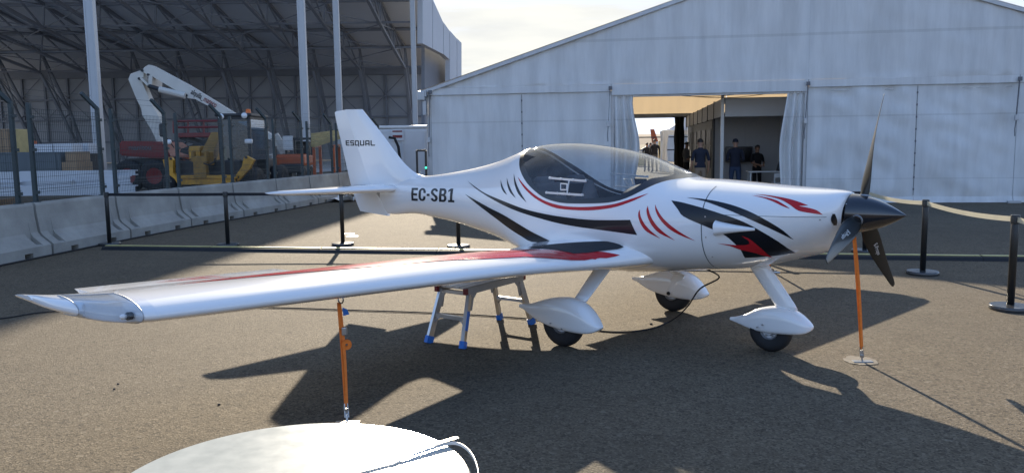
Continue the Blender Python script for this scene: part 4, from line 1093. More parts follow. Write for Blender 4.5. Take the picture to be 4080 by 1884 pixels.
# ------------------------------------------------------------------ people
def person(label, loc, rz, height, shirt, trousers, pose='stand', hair='hair', cap=None, sleeve=.55, group=None, width=1.0):
    r = tag(empty('person', loc, rz), label, 'person', group)
    k = height/1.76
    # joints, facing -y
    J = {'pel': (0, 0, .95), 'bel': (0, -.01, 1.08), 'che': (0, 0, 1.28), 'nek': (0, .015, 1.46), 'nk2': (0, .0, 1.54), 'hed': (0, -.015, 1.62), 'top': (0, -.01, 1.70)}
    for s in (-1, 1):
        n = 'LR'[s > 0]
        J['sh'+n] = (s*.185*width, .01, 1.415); J['hp'+n] = (s*.095, 0, .90); J['kn'+n] = (s*.11, -.02, .50); J['an'+n] = (s*.12, .03, .09); J['he'+n] = (s*.12, .05, .045); J['to'+n] = (s*.145, -.16, .035)
        if pose == 'stand': J['el'+n] = (s*.245*width, .03, 1.13); J['wr'+n] = (s*.255*width, -.06, .88)
        elif pose == 'arms_front': J['el'+n] = (s*.24, -.04, 1.13); J['wr'+n] = (s*.10, -.27, 1.06)
        elif pose == 'hold': J['el'+n] = (s*.235, .02, 1.12); J['wr'+n] = (s*.16, -.22, 1.14)
        w, e = Vector(J['wr'+n]), Vector(J['el'+n]); d = (w-e).normalized()
        J['pa'+n] = tuple(w+d*.055)
    rad = {'pel': (.155*width, .115), 'bel': (.15*width, .11), 'che': (.165*width, .12), 'nek': (.075, .07), 'nk2': (.056, .058), 'hed': (.078, .095), 'top': (.06, .07)}
    for n in 'LR':
        rad.update({'sh'+n: (.062, .062), 'el'+n: (.044, .044), 'wr'+n: (.03, .026), 'pa'+n: (.04, .022), 'hp'+n: (.088, .095), 'kn'+n: (.062, .065), 'an'+n: (.044, .046), 'he'+n: (.042, .04), 'to'+n: (.042, .028)})
    E = [('pel', 'bel'), ('bel', 'che'), ('che', 'nek'), ('nek', 'nk2'), ('nk2', 'hed'), ('hed', 'top')]
    for n in 'LR': E += [('che', 'sh'+n), ('sh'+n, 'el'+n), ('el'+n, 'wr'+n), ('wr'+n, 'pa'+n), ('pel', 'hp'+n), ('hp'+n, 'kn'+n), ('kn'+n, 'an'+n), ('an'+n, 'he'+n), ('an'+n, 'to'+n)]
    names = list(J)
    # fingers as their own short chains rooted in the palm
    for n, s in (('L', -1), ('R', 1)):
        w, p = Vector(J['wr'+n]), Vector(J['pa'+n]); d = (p-w).normalized()
        side = Vector((0, -1, 0)) if pose == 'stand' else Vector((-s, 0, 0)).lerp(Vector((0, 0, 1)), .3).normalized()
        curl = Vector((-s, 0, 0)) if pose == 'stand' else Vector((0, 0, -1))
        for f, (o, L) in enumerate(((-.030, .062), (-.010, .075), (.011, .080), (.031, .070))):
            a = p+side*o+d*.012; b = a+d*L*.55+curl*.006; c = b+d*L*.4+curl*.022
            for q, v, rr in (('f%d%sa' % (f, n), a, .0095), ('f%d%sb' % (f, n), b, .0088), ('f%d%sc' % (f, n), c, .0075)): J[q] = tuple(v); rad[q] = (rr, rr); names.append(q)
            E += [('pa'+n, 'f%d%sa' % (f, n)), ('f%d%sa' % (f, n), 'f%d%sb' % (f, n)), ('f%d%sb' % (f, n), 'f%d%sc' % (f, n))]
        a = w+d*.03+side*.035; b = a+side*.018+d*.035+curl*.01
        for q, v, rr in (('t%sa' % n, a, .012), ('t%sb' % n, b, .009)): J[q] = tuple(v); rad[q] = (rr, rr); names.append(q)
        E += [('wr'+n, 't%sa' % n), ('t%sa' % n, 't%sb' % n)]
    me = bpy.data.meshes.new('body'); me.from_pydata([Vector(J[n])*k for n in names], [(names.index(a), names.index(b)) for a, b in E], [])
    o = bpy.data.objects.new('body', me); COL.objects.link(o)
    md = o.modifiers.new('skin', 'SKIN'); md.use_smooth_shade = True
    if not me.skin_vertices:
        me.attributes.new('x', 'FLOAT', 'POINT')
    bmx = BM(); bmx.from_mesh(me); ly = bmx.verts.layers.skin.verify()
    bmx.verts.ensure_lookup_table()
    for i, n in enumerate(names):
        bmx.verts[i][ly].radius = (rad[n][0]*k, rad[n][1]*k); bmx.verts[i][ly].use_root = (n == 'pel')
    bmx.to_mesh(me); bmx.free()
    ss = o.modifiers.new('sub', 'SUBSURF'); ss.levels = ss.render_levels = 1
    m2 = bpy.data.meshes.new_from_object(o.evaluated_get(bpy.context.evaluated_depsgraph_get()))
    COL.objects.unlink(o); bpy.data.objects.remove(o)
    m2.name = 'body'; m2.materials.clear()
    for m in ('skin', shirt, trousers, 'machine_black', hair): m2.materials.append(M[m])
    bz = BM(); bz.from_mesh(m2)
    for zz in (.93*k, .12*k): bmesh.ops.bisect_plane(bz, geom=bz.verts[:]+bz.edges[:]+bz.faces[:], plane_co=(0, 0, zz), plane_no=(0, 0, 1))
    bz.to_mesh(m2); bz.free()
    JV = {n: Vector(v)*k for n, v in J.items()}
    def seg(p, a, b):
        d = b-a; t = max(0, min(1, (p-a).dot(d)/d.length_squared)); return (p-a-d*t).length, t
    bones = [('pel', 'bel', 1), ('bel', 'che', 1), ('che', 'nek', 1), ('nk2', 'hed', 0), ('hed', 'top', 0)]
    for n in 'LR': bones += [('che', 'sh'+n, 1), ('sh'+n, 'el'+n, 'arm'), ('el'+n, 'wr'+n, 'fore'), ('wr'+n, 'pa'+n, 0), ('pel', 'hp'+n, 2), ('hp'+n, 'kn'+n, 2), ('kn'+n, 'an'+n, 2), ('an'+n, 'to'+n, 3), ('an'+n, 'he'+n, 3)]
    for n in 'LR': bones += [('pa'+n, 'f1%sc' % n, 0), ('pa'+n, 'f2%sc' % n, 0)]
    for p in m2.polygons:
        p.use_smooth = True; c = p.center
        best = min(((seg(c, JV[a], JV[b]), w) for a, b, w in bones), key=lambda v: v[0][0])
        w, t = best[1], best[0][1]
        if w == 'arm': w = 1 if t < sleeve*2 else 0
        elif w == 'fore': w = 1 if sleeve >= 1 else 0
        if w == 1 and c.z < .93*k: w = 2
        if w == 2 and c.z > .93*k: w = 1
        p.material_index = w
    b = bpy.data.objects.new('body', m2); link(b, r)
    # head of hair (or cap) and a nose, ears
    hc = JV['hed']+Vector((0, .005, .035*k))
    bm = BM(); rows = []
    for j in range(8):
        ph = (pi*.54)*j/7
        rows.append([hc+Vector((.083*k*math.sin(ph)*math.cos(a)*(1 if ph < 1.5 else .97), .103*k*math.sin(ph)*math.sin(a)+(.012 if math.sin(a) < -.2 and ph > 1.1 else 0)*k, .098*k*math.cos(ph)+(.045*k if (math.sin(a) < -.35 and ph > 1.15) else 0))) for a in [2*pi*i/18 for i in range(18)]])
    grid(bm, rows, True); bmesh.ops.remove_doubles(bm, verts=bm.verts[:], dist=1e-4)
    hr = obj('cap' if cap else 'hair', bm, M[cap or hair], r, smooth=True)
    if cap:
        bm = BM(); rows = [[hc+Vector((.085*k*math.cos(a), -.07*k-.085*k*f*abs(math.sin(a)), .015*k-.012*f)) for a in [pi+pi*i/10 for i in range(11)]] for f in (0, .5, 1)]
        grid(bm, rows); obj('cap_peak', bm, M[cap], hr, smooth=True)
    bm = BM()
    for s in (-1, 1): bmesh.ops.create_uvsphere(bm, u_segments=8, v_segments=6, radius=.024*k, matrix=Matrix.Translation(JV['hed']+Vector((s*.083*k, .012, .0))) @ Matrix.Diagonal((.45, .8, 1.2, 1)))
    bmesh.ops.create_uvsphere(bm, u_segments=8, v_segments=6, radius=.02*k, matrix=Matrix.Translation(JV['hed']+Vector((0, -.102*k, -.01))) @ Matrix.Diagonal((.7, 1, 1.3, 1)))
    obj('face_detail', bm, M['skin'], r, smooth=True)
    bm = BM()
    for s in (-1, 1): bmesh.ops.create_uvsphere(bm, u_segments=8, v_segments=6, radius=.012*k, matrix=Matrix.Translation(JV['hed']+Vector((s*.034*k, -.088*k, .018))))
    box(bm, JV['hed']+Vector((0, -.088*k, -.055*k)), (.04*k, .012, .008))
    obj('eyes_and_mouth', bm, M['hair'], r)
    return r
def ppos(px, y): p = at(px, 560, y); return (p.x, y, 0)
person('person in dark tee and khaki trousers, back turned, in the marquee doorway', ppos(2791, 22.0), pi+.1, 1.70, 'navy', 'khaki', 'stand', sleeve=.5)
person('person in navy top and dark cap, back turned, right of the white pole', ppos(2931, 22.6), pi-.15, 1.69, 'navy', 'jeans', 'hold', cap='navy', sleeve=1)
person('person with short dark hair in black tee, arms folded over the table', ppos(3018, 24.0), .25, 1.50, 'black_cotton', 'black_cotton', 'arms_front', sleeve=.5)
person('taller person in dark clothes walking outside beyond the marquee', ppos(2609, 43.5), pi+.2, 1.80, 'black_cotton', 'grey_cotton', 'stand', sleeve=1, width=1.08)
person('shorter person in dark clothes walking left of the taller one beyond the marquee', ppos(2578, 44.2), pi-.1, 1.62, 'black_cotton', 'black_cotton', 'stand', sleeve=1)
person('person partly hidden between the two walkers beyond the marquee', ppos(2592, 47.0), pi, 1.62, 'grey_cotton', 'jeans', 'stand', sleeve=1)
person('person at the far end of the stand beside the dark banner', ppos(2736, 30.2), pi*.6, 1.62, 'grey_cotton', 'black_cotton', 'hold', sleeve=.5)

# ------------------------------------------------------------------ beyond the marquee
pg = tag(empty('pagoda_tent', (10.0, 45, 0), TRZ), 'small white pagoda tent with peaked roof seen through the marquee', 'pagoda tent')
def pgo(name, bm, m, **k): return obj(name, bm, M[m], pg, **k)
hw, ez, tz = 1.55, 2.25, 3.6
for sx in (-1, 1):
    for sy in (-1, 1):
        bm = BM(); beam(bm, (sx*hw, sy*hw, 0), (sx*hw, sy*hw, ez), .08); pgo('leg', bm, 'plastic_white')
for q in range(4):
    bm = BM(); rows = []
    for j in range(9):
        f = j/8; w = hw*1.02*(1-f); z = ez+(tz-ez)*(f**1.7)
        rows.append([Matrix.Rotation(q*pi/2, 4, 'Z') @ Vector((w*(2*i/8-1), -w, z-.03*math.sin(pi*i/8)*(1-f))) for i in range(9)])
    grid(bm, rows); pgo('roof_panel', bm, 'tent', smooth=True)
    bm = BM(); rows = [[Matrix.Rotation(q*pi/2, 4, 'Z') @ Vector((hw*1.02*(2*i/12-1), -hw*1.02-.01*math.sin(i*2.2), ez-.22*j+.01)) for i in range(13)] for j in (0, 1)]
    grid(bm, rows); pgo('valance', bm, 'tent')
for x, y in ((-1.45, -1.45), (1.35, -1.4), (-1.4, 1.4)):
    bm = BM(); rows = []
    for j in range(9):
        f = j/8; w = .10+.28*abs(f-.55)
        rows.append([Vector((x+w*math.cos(2*pi*i/10)*(.9+.25*math.sin(i*3)), y+w*.7*math.sin(2*pi*i/10), .02+2.2*f)) for i in range(10)])
    grid(bm, rows, True); pgo('curtain', bm, 'tent', smooth=True)
tw = tag(empty('tower_tent', (15.4, 68, 0), TRZ), 'grey gabled tent roof rising behind the pagoda tent', 'tent')
bm = BM(); prism(bm, [(-2.2, 0), (2.2, 0), (2.2, 2.3), (0, 3.5), (-2.2, 2.3)], Matrix(((1, 0, 0, 0), (0, 0, 1, 0), (0, 1, 0, 0), (0, 0, 0, 1))), 6); obj('tent_body', bm, M['tent'], tw)
bm = BM(); box(bm, (.6, -.3, 3.75), (.8, .3, .35), bev=.05); beam(bm, (.6, -.3, 0), (.6, -.3, 3.6), .1); obj('floodlight', bm, M['machine_black'], tw)
for k in range(7):
    bm = BM(); x0 = 5.5+k*2.1; y0 = 68-k*.3
    if k == 0:
        rr = r = empty('railing')
        for nm, z in (('rail', 2.05), ('rail', 1.0)):
            bm = BM(); beam(bm, (0, 0, z), (2.1, 0, z), .09); obj(nm, bm, M['machine_black'], r)
        bm = BM(); beam(bm, (0, 0, 0), (0, 0, 2.05), .08); obj('post', bm, M['machine_black'], r)
    else: r = dup(rr)
    r.location = (x0, y0, 0); r.rotation_euler = (0, 0, -.14)
    tag(r, '%s dark railing bay in the far line, counted from the left of the doorway view' % ['first', 'second', 'third', 'fourth', 'fifth', 'sixth', 'seventh'][k], 'railing', 'far railing on the apron')
def far_car(x, y, m, label, s=1.0):
    r = tag(empty('parked_car', (x, y, 0), rng.uniform(-.3, .3)), label, 'car')
    bm = BM(); prism(bm, [(-2.1, .3), (2.1, .3), (2.15, .8), (1.2, .95), (.6, 1.45), (-1.2, 1.48), (-2.0, 1.0), (-2.15, .8)], Matrix(((1, 0, 0, 0), (0, 0, 1, -.85), (0, 1, 0, 0), (0, 0, 0, 1))), 1.7); obj('body', bm, M[m], r)
    bm = BM(); prism(bm, [(-1.5, 1.0), (1.05, 1.0), (.55, 1.4), (-1.15, 1.42)], Matrix(((1, 0, 0, 0), (0, 0, 1, -.88), (0, 1, 0, 0), (0, 0, 0, 1))), 1.76); obj('window', bm, M['dark_screen'], r)
    for x_ in (-1.35, 1.35):
        for y_ in (-.8, .8): bm = BM(); lathe(bm, [(0, -.1), (.32, -.1), (.32, .1), (0, .1)], axis((x_, y_, .32), (0, 1, 0)), 14); obj('wheel', bm, M['rubber'], r)
far_car(15.3, 82, 'cabin', 'white car parked far off, left in the doorway view')
far_car(20.5, 88, 'blue', 'blue car parked far off near the railing')
far_car(25.5, 95, 'cabin', 'white car parked far off behind the walkers')
far_car(21.5, 78, 'machine_black', 'dark car parked far off by the pagoda tent')
for px, y, m, lb in ((2540, 56, 'timber', 'yellow box standing on the ground left of the walkers'), (2640, 60, 'timber', 'yellow upright board right of the walkers')):
    p = at(px, 600, y); h = .95 if px < 2600 else 1.7
    bm = BM(); box(bm, (0, 0, h/2+.03), (1.0 if px < 2600 else .6, .5, h), bev=.03); box(bm, (0, -.26, h*.55), (.5 if px < 2600 else .4, .03, h*.5)); o = obj('display_box', bm, M[m]); o.location = (p.x, y, 0); tag(o, lb, 'box')
ft = tag(empty('far_aircraft', (24.5, 118, 0), -.6), 'small far aircraft with orange tail beyond the railing', 'aircraft')
bm = BM(); lathe(bm, [(.02, -4), (.25, -3), (.55, 0), (.6, 2), (.3, 3.4), (0, 3.7)], axis((0, 0, 1.6), (1, 0, 0)), 14); obj('fuselage', bm, M['plastic_white'], ft, smooth=True)
bm = BM(); prism(bm, [(-4.2, 1.6), (-3.2, 1.7), (-3.9, 3.6), (-4.5, 3.6)], Matrix(((1, 0, 0, 0), (0, 0, 1, -.06), (0, 1, 0, 0), (0, 0, 0, 1))), .12); obj('fin', bm, M['machine_orange'], ft)
bm = BM(); box(bm, (.5, 0, 1.3), (1.2, 8, .12), bev=.03); obj('wing', bm, M['plastic_white'], ft)
for x, y in ((.2, .9), (.2, -.9), (2.6, 0)):
    bm = BM(); beam(bm, (x, y, .2), (x, y*.5, 1.4), .08); lathe(bm, [(0, -.06), (.22, -.06), (.22, .06), (0, .06)], axis((x, y, .22), (0, 1, 0)), 12); obj('landing_gear', bm, M['machine_black'], ft)
# signal post at the marquee corner
sg = tag(empty('signal_post', (-2.75, 23.6, 0), 0), 'black upright frame with a small green light at the left marquee corner', 'signal post')
bm = BM(); beam(bm, (0, 0, 0), (0, 0, 1.45), .06); beam(bm, (.26, 0, 0), (.26, 0, 1.45), .06); beam(bm, (0, 0, 1.45), (.26, 0, 1.45), .06); obj('frame', bm, M['machine_black'], sg)
gm = mat('green_led', (.05, .6, .3), .4); gm.node_tree.nodes['Principled BSDF'].inputs['Emission Color'].default_value = (.05, .9, .45, 1); gm.node_tree.nodes['Principled BSDF'].inputs['Emission Strength'].default_value = 1.2
bm = BM(); lathe(bm, [(0, 0), (.03, 0), (.03, .02), (0, .025)], axis((.26, -.035, .95), (0, -1, 0)), 12); obj('green_light', bm, gm, sg)
# ------------------------------------------------------------------ the aircraft
PLANE = empty('light_aircraft', (0.961, 6.8694, 0), math.atan2(-0.65908, 0.75207))
tag(PLANE, 'white low-wing two-seat aircraft with red and black stripes and bubble canopy', 'aircraft')
SILL = [(-1.004, 1.517), (-0.964, 1.479), (-0.922, 1.431), (-0.864, 1.371), (-0.782, 1.305), (-0.697, 1.247), (-0.591, 1.191), (-0.486, 1.145), (-0.372, 1.117), (-0.25, 1.103), (-0.071, 1.105), (0.157, 1.118), (0.262, 1.134), (0.358, 1.164), (0.441, 1.207), (0.511, 1.251), (0.559, 1.280), (0.598, 1.297), (0.640, 1.308), (0.672, 1.318)]
GLS = [(-0.938, 1.516), (-0.874, 1.445), (-0.816, 1.399), (-0.733, 1.333), (-0.63, 1.255), (-0.513, 1.187), (-0.395, 1.149), (-0.272, 1.137), (-0.078, 1.144), (0.147, 1.161), (0.283, 1.186), (0.333, 1.199), (0.393, 1.235), (0.448, 1.285), (0.475, 1.308), (0.508, 1.316), (0.542, 1.322), (0.571, 1.333), (0.60, 1.345)]
S0, S1 = -1.030, 0.676
def sill_ang(s):
    if s <= S0 or s >= S1: return pi
    if s < -1.004: z = 1.543-(s-S0)/(.026)*.026
    else: z = cubic([(a, b) for a, b in SILL], s)[0]
    return ang_at(s, z)
G0, G1 = -0.965, 0.615
def glass_ang(s):
    if s <= G0 or s >= G1: return pi
    if s < -.938: z = 1.553-(s-G0)/.027*.037
    else: z = cubic([(a, b) for a, b in GLS], s)[0]
    return max(ang_at(s, z), sill_ang(s)+.01)
SS = sorted(set([round(-3.22+5.10*i/110, 4) for i in range(111)]+[round(S0+.006*i, 4) for i in range(26)]+[round(S1-.006*i, 4) for i in range(36)]+[S0, S1, G0, G1]+[round(1.7+.18*i/12, 4) for i in range(13)]))
NL = 56
def lower_half(side):
    return [[P(*fus(s, sill_ang(s)*k/NL, side)) for k in range(NL+1)] for s in SS]
bm = BM()
for side in (1, -1): grid(bm, lower_half(side))
bmesh.ops.remove_doubles(bm, verts=bm.verts[:], dist=.0012)
FUSE = obj('fuselage', bm, M['paint'], PLANE, smooth=True)
# canopy border and glazing
SC = [s for s in SS if S0-1e-6 <= s <= S1+1e-6]
bm = BM()
for side in (1, -1):
    rows = []
    for s in SC:
        a, b = sill_ang(s), glass_ang(s); rows.append([P(*fus(s, a+(b-a)*k/8, side, .0015)) for k in range(9)])
    grid(bm, rows)
bmesh.ops.remove_doubles(bm, verts=bm.verts[:], dist=.0008)
bmesh.ops.dissolve_degenerate(bm, edges=bm.edges[:], dist=1e-5)
CF = obj('canopy_frame', bm, M['frame_black'], PLANE, smooth=True)
bm = BM()
for side in (1, -1):
    rows = []
    for s in [s for s in SS if G0-1e-6 <= s <= G1+1e-6]:
        b = glass_ang(s); rows.append([P(*fus(s, b+(pi-b)*k/26, side, .001)) for k in range(27)])
    grid(bm, rows)
bmesh.ops.remove_doubles(bm, verts=bm.verts[:], dist=.0008)
bmesh.ops.dissolve_degenerate(bm, edges=bm.edges[:], dist=1e-5)
CG = obj('canopy', bm, M['canopy'], PLANE, smooth=True)
# cabin lining just inside the shell
bm = BM()
rows_s = [-1.32+2.05*i/48 for i in range(49)]
for side in (1, -1):
    rows = []
    for s in rows_s:
        a = sill_ang(s); rows.append([P(*fus(s, a*k/40, side, -.016)) for k in range(41)])
    grid(bm, rows)
for s in (rows_s[0], rows_s[-1]):
    bm.faces.new([bm.verts.new(P(*fus(s, pi*k/24, 1, -.016))) for k in range(25)]+[bm.verts.new(P(*fus(s, pi*k/24, -1, -.016))) for k in range(23, 0, -1)])
obj('cabin_lining', bm, M['lining'], PLANE, smooth=True)
bm = BM(); box(bm, P(-.10, 0, .70), (1.1, .62, .03)); obj('cabin_floor', bm, M['lining'], PLANE)
for t in (.24, -.24):
    bm = BM(); box(bm, P(-.28, t, .84), (.5, .40, .18), bev=.05); o = obj('seat', bm, M['seat'], PLANE, smooth=True)
    bm = BM(); box(bm, P(-.58, t, .99), (.13, .40, .54), Matrix.Rotation(-.38, 3, 'Y'), bev=.05); obj('backrest', bm, M['seat'], o, smooth=True)
    bm = BM(); box(bm, P(-.685, t, 1.245), (.08, .24, .12), Matrix.Rotation(-.30, 3, 'Y'), bev=.04); obj('headrest', bm, M['seat'], o, smooth=True)
bm = BM(); rows = []
for j in range(9):
    f = j/8; s = .20+.42*f
    rows.append([P(s, .43*(2*i/14-1)*(1-.25*f), 1.09+.16*(1-(2*i/14-1)**2)**.6*(1-.25*f)+.05*f) for i in range(15)])
grid(bm, rows); obj('glare_shield', bm, M['lining'], PLANE, smooth=True)
bm = BM(); box(bm, P(.24, 0, 1.02), (.03, .82, .24)); pn = obj('instrument_panel', bm, M['lining'], PLANE)
for t, z in ((-.28, 1.06), (-.16, 1.06), (-.04, 1.06), (.12, 1.05), (.27, 1.05)):
    bm = BM(); lathe(bm, [(0, .0), (.042, 0), (.046, .012), (.036, .014), (0, .010)], axis(P(.224, t, z), (-1, 0, 0)), 16); obj('gauge', bm, M['dark_screen'], pn)
# sliding vent windows with rails, one on each side of the glazing
def side_pt(s, z, side, grow):
    return P(*fus(s, ang_at(s, z), side, grow))
for side in (1, -1):
    vr = None
    for nm, (sa, za), (sb, zb) in (('vent_rail', (-.445, 1.300), (-.052, 1.281)), ('vent_rail', (-.430, 1.180), (-.045, 1.172)), ('vent_stile', (-.226, 1.288), (-.214, 1.178))):
        bm = BM(); n = 10
        a_ = [side_pt(sa+(sb-sa)*i/n, za+(zb-za)*i/n, side, .006) for i in range(n+1)]
        for p, q in zip(a_, a_[1:]): beam(bm, p, q, .009, .017 if nm == 'vent_rail' else .011)
        obj(nm, bm, M['plastic_white'], CG)
    for f in (.02, .33, .66, .98):
        for (za, zb) in ((1.300, 1.281), (1.180, 1.172)):
            bm = BM(); s = -.445+.393*f; lathe(bm, [(0, 0), (.012, 0), (.010, .010), (0, .011)], axis(side_pt(s, za+(zb-za)*f, side, .008), P(0, side, 0)), 10); obj('rail_screw', bm, M['plastic_white'], CG)
    bm = BM(); q = [side_pt(s, z, side, .004) for s, z in ((-.308, 1.258), (-.238, 1.256), (-.230, 1.210), (-.292, 1.208))]
    for i in range(4): beam(bm, q[i], q[(i+1) % 4], .008, .010)
    obj('vent_handle', bm, M['plastic_white'], CG)
    bm = BM(); rows = [[side_pt(-.205+.135*i/5, 1.186+.078*j/4, side, .004) for i in range(6)] for j in range(5)]; grid(bm, rows)
    obj('vent_opening', bm, M['dark_screen'], CG)

fb = BVHTree.FromObject(FUSE, bpy.context.evaluated_depsgraph_get())
def on_side(s, z, side=1, off=.002):
    h = fb.ray_cast(P(s, side*1.2, z), P(0, -side, 0))
    if h[0] is None:
        h = fb.find_nearest(P(s, side*.3, z))
    n = h[1]
    if n.y*(-side) < 0: n = -n
    return h[0]+n*off
def densify(bm, lim):
    for _ in range(6):
        es = [e for e in bm.edges if e.calc_length() > lim]
        if not es: break
        bmesh.ops.subdivide_edges(bm, edges=es, cuts=1, use_grid_fill=False)
        bmesh.ops.triangulate(bm, faces=[f for f in bm.faces if len(f.verts) > 3])
def smooth_outline(pts, n=3, keep=38):
    """Catmull-Rom through the outline, leaving corners sharper than keep degrees alone"""
    out = []; N = len(pts); V2 = [Vector((p[0], p[1])) for p in pts]
    corner = []
    for i in range(N):
        a, b = (V2[i]-V2[i-1]), (V2[(i+1) % N]-V2[i]); corner.append(a.length > 0 and b.length > 0 and a.angle(b) > R_(keep))
    for i in range(N):
        p1, p2 = V2[i], V2[(i+1) % N]
        p0 = p1*2-p2 if corner[i] else V2[i-1]
        p3 = p2*2-p1 if corner[(i+1) % N] else V2[(i+2) % N]
        for k in range(n):
            f = k/n
            out.append(.5*((2*p1)+(p2-p0)*f+(2*p0-5*p1+4*p2-p3)*f*f+(3*p1-p0-3*p2+p3)*f**3))
    return out
def flat_fill(pts):
    bm = BM(); bm.faces.new([bm.verts.new((p[0], p[1], 0)) for p in pts]); bmesh.ops.triangulate(bm, faces=bm.faces[:]); return bm
def decal(name, pts, m, off=.002, side=1, smooth=True, both=True):
    for sd in ((1, -1) if both else (side,)):
        bm = flat_fill(smooth_outline(pts) if smooth else pts); densify(bm, .035)
        for v in bm.verts: v.co = on_side(v.co.x, v.co.y, sd, off)
        o = obj(name, bm, M[m], FUSE, smooth=True)
DEC = [
 ('canopy_stripe', 'red', [(-0.853, 1.303), (-0.766, 1.252), (-0.661, 1.195), (-0.552, 1.146), (-0.443, 1.111), (-0.316, 1.087), (-0.188, 1.077), (-0.028, 1.08), (0.124, 1.093), (0.266, 1.116), (0.394, 1.156), (0.529, 1.203), (0.43, 1.148), (0.291, 1.096), (0.128, 1.065), (-0.025, 1.052), (-0.186, 1.051), (-0.313, 1.058), (-0.44, 1.085), (-0.578, 1.132), (-0.713, 1.2), (-0.808, 1.264)]),
 ('claw_stripe', 'ink', [(-1.104, 1.272), (-1.052, 1.219), (-0.999, 1.175), (-0.956, 1.141), (-1.014, 1.163), (-1.067, 1.206)]),
 ('claw_stripe', 'ink', [(-1.014, 1.293), (-0.957, 1.234), (-0.891, 1.174), (-0.824, 1.119), (-0.915, 1.163), (-0.973, 1.222)]),
 ('claw_stripe', 'ink', [(-0.927, 1.332), (-0.854, 1.25), (-0.767, 1.169), (-0.673, 1.088), (-0.792, 1.154), (-0.871, 1.237)]),
 ('side_stripe', 'ink', [(-1.665, 1.247), (-1.49, 1.19), (-1.312, 1.14), (-1.123, 1.105), (-0.905, 1.067), (-0.709, 1.033), (-0.532, 1.012), (-0.292, 0.992), (-0.003, 0.981), (0.197, 0.986), (0.417, 0.999), (0.448, 0.94), (0.481, 0.885), (0.197, 0.902), (-0.074, 0.916), (-0.292, 0.934), (-0.532, 0.966), (-0.745, 0.998), (-0.987, 1.044), (-1.26, 1.111), (-1.485, 1.178)]),
 ('side_stripe', 'ink', [(-1.648, 1.119), (-1.462, 1.069), (-1.231, 1.011), (-1.01, 0.962), (-0.809, 0.902), (-0.632, 0.842), (-0.502, 0.804), (-0.393, 0.768), (-0.652, 0.744), (-0.785, 0.786), (-0.931, 0.837), (-1.13, 0.916), (-1.348, 0.998), (-1.508, 1.06)]),
 ('claw_stripe', 'red', [(0.495, 1.082), (0.5, 1.053), (0.519, 1.012), (0.557, 0.962), (0.615, 0.913), (0.679, 0.869), (0.568, 0.915), (0.521, 0.96), (0.493, 1.011), (0.485, 1.053)]),
 ('claw_stripe', 'red', [(0.556, 1.112), (0.573, 1.077), (0.601, 1.027), (0.65, 0.967), (0.717, 0.913), (0.795, 0.863), (0.672, 0.911), (0.61, 0.965), (0.572, 1.025), (0.553, 1.076)]),
 ('claw_stripe', 'red', [(0.615, 1.124), (0.653, 1.075), (0.705, 1.021), (0.774, 0.968), (0.86, 0.916), (0.957, 0.867), (0.828, 0.909), (0.74, 0.956), (0.671, 1.02), (0.631, 1.079)]),
 ('cowl_stripe', 'ink', [(0.736, 1.156), (0.84, 1.143), (1.005, 1.11), (1.123, 1.081), (1.235, 1.05), (1.333, 1.012), (1.431, 0.957), (1.524, 0.888), (1.593, 0.802), (1.451, 0.773), (1.273, 0.753), (1.267, 0.821), (1.23, 0.872), (1.182, 0.917), (1.111, 0.952), (1.009, 0.99), (0.863, 1.045), (0.808, 1.096)]),
 ('cowl_stripe', 'ink', [(0.846, 1.18), (0.962, 1.175), (1.101, 1.159), (1.237, 1.131), (1.367, 1.087), (1.485, 1.025), (1.563, 0.97), (1.617, 0.905), (1.547, 0.948), (1.463, 0.992), (1.355, 1.041), (1.23, 1.09), (1.113, 1.127), (0.987, 1.16)]),
 ('nose_flash', 'red', [(1.323, 1.213), (1.438, 1.206), (1.564, 1.188), (1.647, 1.167), (1.706, 1.146), (1.648, 1.142), (1.713, 1.13), (1.762, 1.114), (1.796, 1.085), (1.731, 1.095), (1.654, 1.111), (1.596, 1.147), (1.523, 1.18), (1.427, 1.201)]),
 ('nose_flash', 'red', [(1.31, 1.206), (1.407, 1.195), (1.496, 1.176), (1.568, 1.143), (1.601, 1.122), (1.547, 1.14), (1.477, 1.168), (1.395, 1.191)]),
]
for nm, m, pts in DEC: decal(nm, pts, m)
decal('cowl_flash', [(1.291, 0.924), (1.336, 0.907), (1.37, 0.878), (1.41, 0.827), (1.443, 0.759), (1.344, 0.801), (1.267, 0.819), (1.202, 0.845), (1.114, 0.86), (1.243, 0.854), (1.306, 0.857), (1.338, 0.868), (1.335, 0.89)], 'red', .004)
